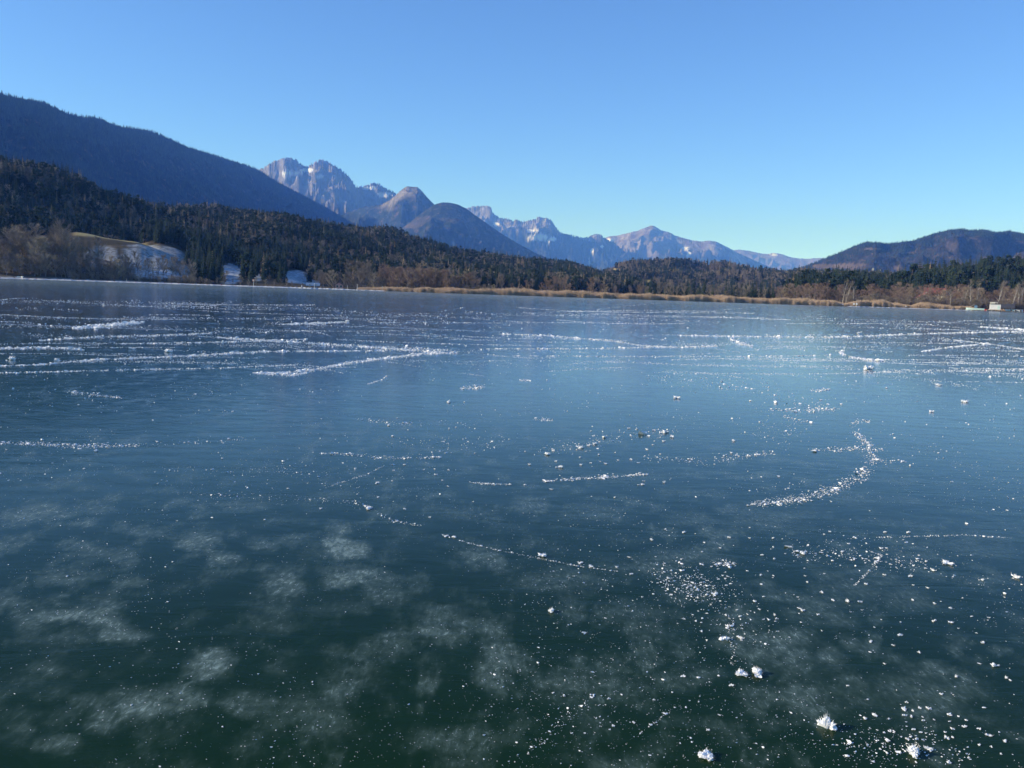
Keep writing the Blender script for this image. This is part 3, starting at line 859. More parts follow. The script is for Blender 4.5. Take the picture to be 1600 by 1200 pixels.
# open meadow and snow slopes
mh = hh['meadow']
keep &= ~((mh > 1.0) & (cr_ < crest['meadow'] + 25) & (mh >= np.maximum(hh['left'], hh['knoll']) - 4) & (px < 305))
for ax, ay, rx, ry, rm in ((235, 404, 64, 24, 760), (358, 428, 20, 15, 760), (462, 433, 19, 11, 760), (170, 376, 60, 8, 720), (960, 424, 13, 5, 2500), (1015, 441, 16, 4, 2500)):
    keep &= ~((((px - ax) / rx) ** 2 + ((py - ay) / ry) ** 2 < 1) & (cr_ < rm))
cx, cy, cz, cr_, caz, px, py = [a[keep] for a in (cx, cy, cz, cr_, caz, px, py)]
hh = {k: v[keep] for k, v in hh.items()}
n = len(cx)
patch = fbm(cx / 130, cy / 130, 3, 201)
u = rng.random(n)
rightside = hh['right'] > 3
is_knoll = (hh['knoll'] > 3) & (hh['knoll'] > hh['left'] - 3)
pl = np.where(patch > 0.0, 0.5, 0.16)
pl = np.where(is_knoll, 0.02, pl)
pl = np.where((hh['middle'] > 3) & (cr_ > 1300) & (px > 900), pl + 0.22, pl)
pl = np.where(rightside, 0.04, pl)
isl = u < pl * 0.22                       # larch
isb = (u >= pl * 0.22) & (u < pl)         # bare broadleaf
iss = ~(isl | isb)
isp = iss & (rng.random(n) < np.where(is_knoll, .15, .42))
height = rng.uniform(11, 20, n) * np.where(rightside, 1.1, 0.9)
height = np.where(isb, height * 0.72, height)
height = height * (1 + 0.35 * fbm(cx / 45, cy / 45, 2, 222))
print('forest candidates', n)
# which ones show: nearest first against a running skyline
order = np.argsort(cr_)
_, topy = proj(cx, cy, cz + height)
ppm = FPX / cr_
skyl = np.full(2400, 2000.0)
vis = np.zeros(n)
for i in order:
    c = int(px[i]) + 300
    if c < 3 or c > 2396 or px[i] < 0 or px[i] > 1599: continue
    w_ = max(1, int(1.6 * ppm[i]))
    seg = skyl[c - w_:c + w_ + 1]
    v = seg.mean() - topy[i] if len(seg) else 0
    bot = py[i]
    vis[i] = min(v, bot - topy[i]) if v > 0 else 0
    skyl[c - w_:c + w_ + 1] = np.minimum(seg, topy[i] + 0.25 * height[i] * ppm[i])
showing = vis * ppm * np.where(rightside, 1.3, 1.0)
single = np.zeros(n, bool)
for msk, cnt in ((iss, 265), (isl, 40), (isb, 90)):
    idx = np.where(msk)[0]
    idx = idx[np.argsort(-showing[idx])][:cnt]
    single[idx[showing[idx] > 0]] = True

def where_words(p, r, i):
    if rightside[i]:
        if p > 1540: return 'on the forested hill above the white boat hut'
        if p > 1470: return 'on the forested hill behind the yellow gabled house'
        if p > 1400: return 'on the low hill behind the red roofed house'
        if p > 1290: return 'behind the white barked birches on the reed shore'
        return 'at the thin left end of the right hand forest'
    if is_knoll[i]:
        if p < 300: return 'beside the snowy meadow slope'
        if p < 400: return 'on the shaded knoll above the buoy line'
        return 'on the shaded knoll above the snow covered clearing'
    if p < 130: return 'on the wooded slope above the leafless lakeside trees'
    if p < 300: return 'on the wooded slope above the snowy meadow'
    if p < 520: return 'on the wooded ridge behind the shaded knoll'
    if p < 760: return 'on the wooded hill behind the brown shore thicket'
    if p < 940: return 'on the low end of the wooded left hill'
    return 'on the middle hill beyond the reed belt'
for i in np.where(single)[0]:
    where = where_words(px[i], cr_[i], i)
    if iss[i] and isp[i]:
        put_tree('pine_tree', (cx[i], cy[i], cz[i]), height[i] * .85, f'round topped green pine {where}', f'round topped pines {where}', wide=random.uniform(.9, 1.4))
    elif iss[i]:
        key = 'spruce_tree' if random.random() < 0.6 else 'slim_spruce'
        tall = 'tall' if height[i] > 19 else ('short' if height[i] < 15 else 'dark')
        put_tree(key, (cx[i], cy[i], cz[i]), height[i], f'{tall} green spruce {where}', f'{tall} spruces {where}', wide=random.uniform(.9, 1.3))
    elif isl[i]:
        put_tree('larch_tree', (cx[i], cy[i], cz[i]), height[i], f'slender tan larch without needles {where}', f'tan larches {where}')
    else:
        put_tree('bare_tree', (cx[i], cy[i], cz[i]), height[i], f'rounded leafless tree {where}', f'leafless trees {where}', wide=random.uniform(.8, 1.1))
rest = ~single
def stuff_forest(name, label, cat, msk, protos):
    k = np.where(msk)[0]
    s0 = height[k] / {'spruce_forest': 20.4, 'pine_forest': 18, 'larch_forest': 20.4, 'leafless_forest': 14}[name]
    wd = rng.uniform(.85, 1.25, len(k)) * (1.12 if name == 'spruce_forest' else 1)
    scatter(name, np.stack([cx[k], cy[k], cz[k]], -1), np.stack([s0 * wd, s0 * wd, s0], -1), np.stack([np.zeros(len(k)), np.zeros(len(k)), rng.uniform(0, 6.28, len(k))], -1),
            protos, rng.integers(0, len(protos), len(k)), label=label, cat=cat, kind='stuff')
stuff_forest('pine_forest', 'round topped pines mixed into the spruce forest', 'forest', rest & isp, [k[2] for k in KINDS['pine_tree']])
stuff_forest('spruce_forest', 'dark green spruce forest covering the hills round the lake', 'forest', rest & iss & ~isp, [k[2] for k in KINDS['spruce_tree'] + KINDS['slim_spruce']])
stuff_forest('larch_forest', 'tan leafless larches mixed into the spruce forest', 'forest', rest & isl, [k[2] for k in KINDS['larch_tree']])
stuff_forest('leafless_forest', 'grey brown leafless broadleaf trees mixed into the spruce forest', 'forest', rest & isb, [k[2] for k in KINDS['bare_tree']])

# low-cost spruces for the far mountains
def far_spruce(seed):
    rd = random.Random(seed); mb = MB()
    for k in range(4):
        z0, r0 = 2 + k * 4.2, 3.6 * (1 - k / 4.6)
        nn = 6
        vs = [(math.cos(i * 6.283 / nn) * r0 * rd.uniform(.75, 1.2), math.sin(i * 6.283 / nn) * r0 * rd.uniform(.75, 1.2), z0 + rd.uniform(-.6, .6)) for i in range(nn)] + [(0, 0, z0 + 6.2)]
        mb.add(vs, [(i, (i + 1) % nn, nn) for i in range(nn)])
    return proto_obj('far_spruce', mb.mesh('far_spruce', M_spruce))
fs = [far_spruce(i) for i in range(3)]
def cover(name, G, nmax, label, tmin=0.3, scale=1.2, skip_alp=False, seed=0):
    X, Y, Z, T = G['X'], G['Y'], G['Z'], G['T']
    nr, nc = X.shape
    # equal density in the picture: favour far rows, add a dense fringe along the crest
    i = rng.uniform(0, nr - 14 - 1.01, nmax); j = rng.uniform(0, nc - 1.01, nmax)
    nf_ = nmax // 3
    i[:nf_] = rng.uniform(nr - 14 - 12, nr - 14 + 1.9, nf_)
    i0, j0 = i.astype(int), j.astype(int); fi, fj = i - i0, j - j0
    def s_(A): return (A[i0, j0] * (1 - fi) + A[i0 + 1, j0] * fi) * (1 - fj) + (A[i0, j0 + 1] * (1 - fi) + A[i0 + 1, j0 + 1] * fi) * fj
    x, y, z, t, al = s_(X), s_(Y), s_(Z), s_(T), s_(G['alp'])
    k = (t > tmin) & (al < 0.4)
    x, y, z = x[k], y[k], z[k]
    s0 = rng.uniform(.6, 1.15, len(x)) * scale * np.where(t[k] > 0.93, .85, 1.0)
    scatter(name, np.stack([x, y, z - 1], -1), np.stack([s0 * 1.1, s0 * 1.1, s0], -1), np.stack([0 * x, 0 * x, rng.uniform(0, 6.28, len(x))], -1), fs, rng.integers(0, 3, len(x)), label=label, cat='forest', kind='stuff')
cover('mountain_forest', big, 60000, 'unbroken spruce forest on the great shaded mountain at the left', tmin=0.25, scale=1.15)
cover('mountain_forest', rgt_m, 17000, 'hazy mixed forest on the long mountain at the right', tmin=0.1, scale=0.8)

# --- lakeside trees: (px, height m, behind the shore m, kind)
def shore_point(p, back):
    a = azel(p, 460)[0]
    r = float(shore(np.array([a]))[0]) + back
    return Vector((math.sin(a) * r, math.cos(a) * r, float(terrain(np.array([a]), np.array([r]))[0]) - 0.1))

def belt(p0, p1, step, back, hts, key, label, group, cat='tree', wide=(.9, 1.2), every=1):
    p = p0
    while p < p1:
        put_tree(key, shore_point(p, random.uniform(*back)), random.uniform(*hts), label, group, cat=cat, wide=random.uniform(*wide))
        p += step * random.uniform(.6, 1.4)
belt(-20, 120, 6, (14, 50), (15, 23), 'bare_tree', 'tall leafless tree in the grove at the left end of the shore', 'leafless grove at the left end of the shore', wide=(.9, 1.25))
belt(-20, 110, 7, (5, 16), (9, 14), 'bare_tree', 'lower leafless tree at the front of the left shore grove', 'front row of the left shore grove', wide=(1.0, 1.4))
for p, h, lb in ((105, 31, 'broad tan leafless tree rising highest at the meadow edge'), (158, 22, 'pale leafless tree in front of the yellow meadow strip'), (95, 26, 'tall grey leafless tree left of the tan one'), (134, 15, 'small leafless tree between the two tall ones')):
    put_tree('bare_tree', shore_point(p, 22), h, lb, 'leafless trees by the meadow', wide=.72)
belt(110, 205, 8, (6, 22), (8, 14), 'bare_tree', 'dark leafless tree below the yellow meadow strip', 'leafless trees below the meadow strip')
belt(140, 310, 6, (6, 26), (8, 15), 'bare_tree', 'leafless tree standing before the snow slope', 'leafless trees before the snow slope', wide=(.6, .9))
belt(110, 330, 6, (4, 10), (2.5, 5), 'bush', 'low bare bush on the strand behind the buoy line', 'bushes behind the buoy line', cat='bush')
for k in range(26):
    p = random.uniform(302, 450) if k % 3 else random.uniform(302, 345)
    if 448 < p < 480 or 350 < p < 372: continue
    put_tree('spruce_tree', shore_point(p, random.uniform(22, 60)), random.uniform(11, 20), 'dark spruce close to the water below the shaded knoll', 'spruces at the foot of the knoll')
for p, h in ((318, 19), (326, 15), (339, 17)):
    put_tree('slim_spruce', shore_point(p, 20), h, 'pale green pointed spruce right of the snow slope', 'pale spruces right of the snow slope')
belt(340, 500, 13, (6, 14), (3, 7), 'bare_tree', 'small leafless tree on the snowy bank near the striped post', 'small trees near the striped post')
put_tree('bare_tree', shore_point(351, 14), 9, 'small orange brown tree by the left snow clearing', 'small trees near the striped post')
put_tree('bare_tree', shore_point(556, 30), 18, 'wide domed tan leafless tree above the pink hut', 'domed leafless trees', wide=1.5, var=0)
put_tree('bare_tree', shore_point(566, 34), 17, 'second domed leafless tree to the right of the tan one', 'domed leafless trees', wide=1.3, var=2)
belt(492, 600, 7, (10, 40), (7, 12), 'bare_tree', 'dark leafless tree by the pink hut', 'leafless trees by the pink hut')
belt(592, 700, 5, (16, 46), (11, 16), 'bare_tree_warm', 'brown leafless tree in the thicket behind the reeds', 'brown thicket behind the reeds', wide=(1.1, 1.5))
belt(665, 745, 5, (10, 40), (8, 12.5), 'bare_tree_warm', 'reddish leafless tree in the low end of the thicket', 'low end of the brown thicket', wide=(1.1, 1.5))
belt(725, 778, 6, (4, 20), (3.5, 6.5), 'bush', 'bare shrub at the tip of the thicket', 'shrubs at the tip of the thicket', cat='bush')
for p, h in ((822, 7), (826, 5), (853, 8), (858, 7.5), (864, 9), (871, 9), (878, 8), (884, 9), (889, 6), (923, 9), (926, 7), (940, 6.5), (944, 8), (950, 5), (962, 5), (846, 6), (799, 5), (813, 5), (985, 5), (1000, 6)):
    put_tree('bare_tree_warm', shore_point(p, random.uniform(12, 30)), h * 1.35, 'small reddish leafless tree rising from the reed belt', 'lone trees in the reed belt', wide=.9)
belt(1010, 1215, 6, (40, 110), (8, 15), 'spruce_tree', 'blunt spruce in the dark row behind the middle reeds', 'spruces behind the middle reeds')
belt(1000, 1230, 9, (30, 80), (6, 11), 'bare_tree', 'leafless tree among the spruces behind the middle reeds', 'leafless trees behind the middle reeds')
belt(1215, 1440, 5, (30, 90), (9, 15), 'bare_tree_warm', 'brown leafless tree between the tall reeds and the dark forest', 'brown trees behind the tall reeds', wide=(1.0, 1.4))
belt(1320, 1445, 6, (12, 30), (5, 9), 'bush', 'rounded brown shrub behind the tall reeds', 'shrubs behind the tall reeds', cat='bush', wide=(1.0, 1.5))
belt(1440, 1625, 5, (24, 60), (10, 16), 'bare_tree_warm', 'reddish brown leafless tree behind the houses and boats', 'reddish trees behind the boats', wide=(.9, 1.3))
belt(1440, 1625, 5, (10, 22), (4, 8), 'bush', 'reddish brown shrub along the boat shore', 'shrubs along the boat shore', cat='bush', wide=(1.0, 1.5))
for p, h, lb in ((1317, 17, 'leftmost white stemmed birch on the reed shore'), (1322, 15, 'leaning white birch beside the leftmost one'), (1334, 16, 'third white birch, standing apart to the right'),
                 (1518, 19, 'tall thin birch left of the green hulled boat hut'), (1526, 17, 'pale birch above the moored launch'), (1541, 9, 'short forked birch between launch and boat hut'), (1559, 19, 'straight white birch directly behind the boat hut'),
                 (1566, 14, 'thinner birch right of the boat hut birch'), (1582, 18, 'yellowish birch left of the row of boats'), (1592, 17, 'pale birch above the row of boats'), (1596, 21, 'tall birch near the right end of the shore'),
                 (1486, 13, 'thin birch between the two gabled houses'), (1506, 15, 'thin birch right of the yellow gable')):
    put_tree('birch_tree', shore_point(p, random.uniform(12, 20)), h, lb, 'birches on the right shore', wide=.8)

# ------------------------------------------------------------------ reeds
M_reed = foliage('dry_reed', (0.48, 0.34, 0.22), (0.58, 0.42, 0.29), (0.66, 0.52, 0.38))
def reed_proto(seed):
    rd = random.Random(seed); mb = MB()
    for i in range(46):
        x, y = rd.gauss(0, .42), rd.gauss(0, .42)
        a = rd.uniform(0, 6.28); w_ = rd.uniform(.012, .03); h = rd.uniform(.7, 1.1)
        lx, ly = rd.gauss(0, .1), rd.gauss(0, .1)
        c, s = math.cos(a) * w_, math.sin(a) * w_
        mb.add([(x - c, y - s, 0), (x + c, y + s, 0), (x + lx + c * .7, y + ly + s * .7, h * .8), (x + lx * 1.5, y + ly * 1.5, h), (x + lx - c * .7, y + ly - s * .7, h * .8)], [(0, 1, 2, 4), (4, 2, 3)])
    return proto_obj('reed_clump', mb.mesh('reed_clump', M_reed))
rp = [reed_proto(i) for i in range(4)]
pts, scl = [], []
def reed_h(p):
    return float(np.interp(p, [560, 600, 640, 700, 740, 800, 840, 900, 1000, 1100, 1200, 1290, 1310, 1320, 1345, 1380, 1400, 1412, 1425, 1432, 1440, 1470, 1500, 1515, 1530],
                              [0.8, 1.6, 1.9, 2.0, 2.2, 2.8, 2.6, 2.6, 2.4, 2.6, 2.6, 2.6, 2.0, 1.4, 3.0, 3.6, 2.8, 1.6, 1.0, 2.0, 3.2, 2.2, 2.0, 1.6, 0.8]))
k = 0
while k < 15000:
    p = random.uniform(560, 1530)
    bk = abs(random.gauss(0, 9)) + 0.3
    a = azel(p, 460)[0]
    r = float(shore(np.array([a]))[0]) + bk
    x, y = r * math.sin(a), r * math.cos(a)
    dn = float(noise(np.array([x / 9]), np.array([y / 9]), 12)[0])
    k += 1
    if dn < -0.35 and bk > 1.5: continue
    hq = reed_h(p) * random.uniform(.75, 1.15) * (1 + .55 * dn)
    pts.append((x, y, 0.0 + 0.15 * min(bk, 3)))
    scl.append((1.0, 1.0, hq))
n = len(pts)
scatter('reeds', pts, scl, np.stack([np.zeros(n), np.zeros(n), rng.uniform(0, 6.28, n)], -1), rp, rng.integers(0, 4, n), label='belt of dry orange brown reeds along the far shore', cat='reeds', kind='stuff')
# ------------------------------------------------------------------ snow on the ice
M_snow, nt, b = mat('snow_crumbs')
b.inputs['Base Color'].default_value = (0.9, 0.91, 0.93, 1)
b.inputs['Roughness'].default_value = 0.6
b.inputs['Subsurface Weight'].default_value = 0.0
tc = N(nt, 'ShaderNodeTexCoord')
nz = N(nt, 'ShaderNodeTexNoise', i_Scale=12.0, i_Detail=4.0)
nt.links.new(tc.outputs['Object'], nz.inputs['Vector'])
bp = N(nt, 'ShaderNodeBump', i_Strength=0.25, i_Distance=0.05)
nt.links.new(nz.outputs['Fac'], bp.inputs['Height'])
nt.links.new(bp.outputs[0], b.inputs['Normal'])

import bmesh
def lump(seed, sub=3, spike=0.35, lobes=4, flat=0.7):
    """a crumb of hoar frost: several lobes grown into one jagged body, unit radius"""
    rd = random.Random(seed)
    bm = bmesh.new()
    bmesh.ops.create_icosphere(bm, subdivisions=sub, radius=1)
    cs = [(Vector((rd.uniform(-.8, .8), rd.uniform(-.6, .6), rd.uniform(-.1, .5))), rd.uniform(.22, .5)) for _ in range(lobes)]
    for v in bm.verts:
        d = v.co.normalized()
        rr = .3
        for c, r in cs:
            bq = d.dot(c); disc = bq * bq - c.length_squared + r * r
            if disc > 0: rr = max(rr, bq + math.sqrt(disc))
        rr *= 1 + rd.uniform(-spike * .5, spike)
        v.co = d * rr
        v.co.z = max(v.co.z * flat, -0.12)
    if sub > 2:
        vv = list(bm.verts)
        for _ in range(260):
            v = rd.choice(vv)
            if v.co.z < 0: continue
            d = (v.co.normalized() + Vector((rd.gauss(0, .4), rd.gauss(0, .4), rd.gauss(.1, .4)))).normalized()
            L = rd.uniform(.15, .55); sd = d.orthogonal().normalized() * rd.uniform(.025, .06)
            a_, b_, c_ = bm.verts.new(v.co - sd), bm.verts.new(v.co + sd), bm.verts.new(v.co + d * L)
            bm.faces.new((a_, b_, c_))
    me = bpy.data.meshes.new('snow_lump')
    bm.to_mesh(me); bm.free()
    me.materials.append(M_snow)
    return me
big_l = [lump(i, 4, .32, 6) for i in range(4)]
mid_l = [lump(20 + i, 3, .4, 4) for i in range(5)]
small = [proto_obj('crumb', lump(40 + i, 1, .5, 3, .8)) for i in range(4)]

LUMPS = [
 (1293, 1128, 24, 1.25, 0, 'largest upright snow crumb, alone in the dark green foreground ice'),
 (1426, 1171, 26, .9, 0, 'jagged snow heap in the bottom right cluster of crumbs'),
 (1449, 1167, 14, .7, 1, 'small lump touching the jagged heap in the bottom right cluster'),
 (1105, 1179, 26, .6, 0, 'low pointed snow crumb at the bottom edge, left of the upright one'),
 (1184, 1049, 26, .6, 0, 'right half of the long double snow crumb'),
 (1160, 1051, 20, .55, 0, 'left half of the long double snow crumb'),
 (862, 952, 14, .95, 1, 'squarish snow crumb alone beside a pale bubble cloud'),
 (1130, 995, 18, .6, 1, 'left snow crumb of the close pair above the double crumb'),
 (1158, 995, 15, .7, 1, 'right snow crumb of the close pair above the double crumb'),
 (1116, 926, 14, .7, 1, 'snow crumb at the lower right of the dense speckled patch'),
 (848, 866, 18, .7, 1, 'snow crumb at the start of the long skate scratch'),
 (914, 987, 10, .8, 1, 'small crumb right below the squarish lone crumb'),
 (1555, 1038, 15, .6, 1, 'oblong snow crumb near the right edge of the foreground'),
 (1572, 1057, 10, .6, 1, 'smaller crumb just below the oblong one at the right edge'),
 (1494, 1055, 10, .7, 1, 'crumb left of the oblong crumb at the right edge'),
 (1408, 991, 12, .5, 1, 'flat snow crumb in the dark ice left of the right edge group'),
 (1536, 1003, 11, .6, 1, 'crumb above the oblong one near the right edge'),
 (1254, 862, 12, .9, 1, 'bright crumb above the broken ring of specks'),
 (578, 791, 20, .6, 1, 'bright ragged crumb where two dust lines meet'),
 (696, 836, 13, .5, 1, 'left of two flat crumbs beginning the skate scratch'),
 (710, 837, 12, .6, 1, 'right of two flat crumbs beginning the skate scratch'),
 (906, 878, 12, .5, 1, 'first crumb riding on the skate scratch'),
 (922, 883, 16, .5, 1, 'second crumb riding on the skate scratch'),
 (987, 896, 8, .6, 1, 'crumb at the right end of the skate scratch'),
 (1586, 898, 15, .9, 1, 'upright crumb at the right edge above the oblong one'),
 (1457, 889, 12, .5, 1, 'crumb right of the bent scratch'),
 (1480, 878, 22, .4, 1, 'long flat crumb right of the bent scratch'),
 (1143, 1069, 9, .8, 1, 'tiny crumb just under the long double crumb'),
 (1068, 1055, 10, .6, 1, 'small crumb left of the long double crumb'),
 (1545, 1147, 14, .5, 1, 'flat crumb to the right of the bottom cluster'),
 (1482, 1190, 9, .7, 1, 'crumb at the bottom edge right of the cluster'),
 (1424, 1119, 10, .6, 1, 'crumb above the bottom right cluster'),
 (1358, 573, 22, .8, 1, 'clump of snow beyond the curved bright trail'),
 (1342, 518, 14, 1.0, 1, 'distant snow lump standing on the far skate lines'),
 (905, 696, 14, .9, 1, 'biggest crumb of the scattered middle group'),
 (930, 692, 10, .8, 1, 'crumb right of the biggest one in the middle group'),
 (1040, 673, 16, .7, 1, 'double crumb at the upper end of the middle group'),
 (1022, 671, 9, .7, 1, 'crumb left of the double crumb in the middle group'),
 (1050, 681, 10, .7, 1, 'crumb below the double crumb in the middle group'),
 (876, 727, 12, .9, 1, 'rounded crumb at the lower end of the middle group'),
 (855, 708, 14, .6, 1, 'flat crumb at the left of the middle group'),
 (1038, 752, 9, .9, 1, 'lone crumb right of the dense dust line'),
 (1507, 626, 14, .6, 1, 'lone crumb on the open blue ice right of the trail'),
 (1455, 642, 9, .7, 1, 'lone crumb above the short bright dash'),
 (1468, 600, 16, .5, 1, 'flat crumb far out on the right'),
 (1057, 620, 16, .5, 1, 'small heap in the middle distance'),
 (1147, 687, 10, .8, 1, 'crumb above the scattered line'),
 (1142, 706, 8, 1.0, 1, 'upright crumb on the scattered line'),
 (262, 547, 18, .6, 1, 'snow lump on the long left skate lines'),
 (18, 559, 14, .8, 1, 'snow lump near the left edge on the skate lines'),
 (88, 561, 12, .8, 1, 'second snow lump from the left edge on the skate lines'),
 (207, 543, 16, .5, 1, 'flat snow lump left of the one on the skate lines'),
 (700, 626, 12, .8, 1, 'crumb left below the drawn out heap'),
]
def px_y_near(y): return y > 900
def put_lump(px_, py_, w, hf, big_, label, group):
    p = ice(px_, py_ + w * hf * .3)
    dist = (p - Vector((0, 0, CAM_H))).length
    s = w / 2 * dist / FPX * (.82 if w > 17 and px_y_near(py_) else .62)
    me = random.choice(big_l if big_ == 0 else mid_l)
    o = link('snow_lump', me, label=label, cat='snow lump', group=group, loc=(p.x, p.y, s * hf * .1))
    o.rotation_euler = (0, 0, random.uniform(0, 6.28))
    # taller crumbs stand, flat ones lie
    o.scale = (s, s, s * max(.55, hf * 1.6))
    return o
for L_ in LUMPS:
    put_lump(L_[0], L_[1], L_[2], L_[3], 0 if L_[4] == 0 else 1, L_[5], 'larger snow lumps on the ice')

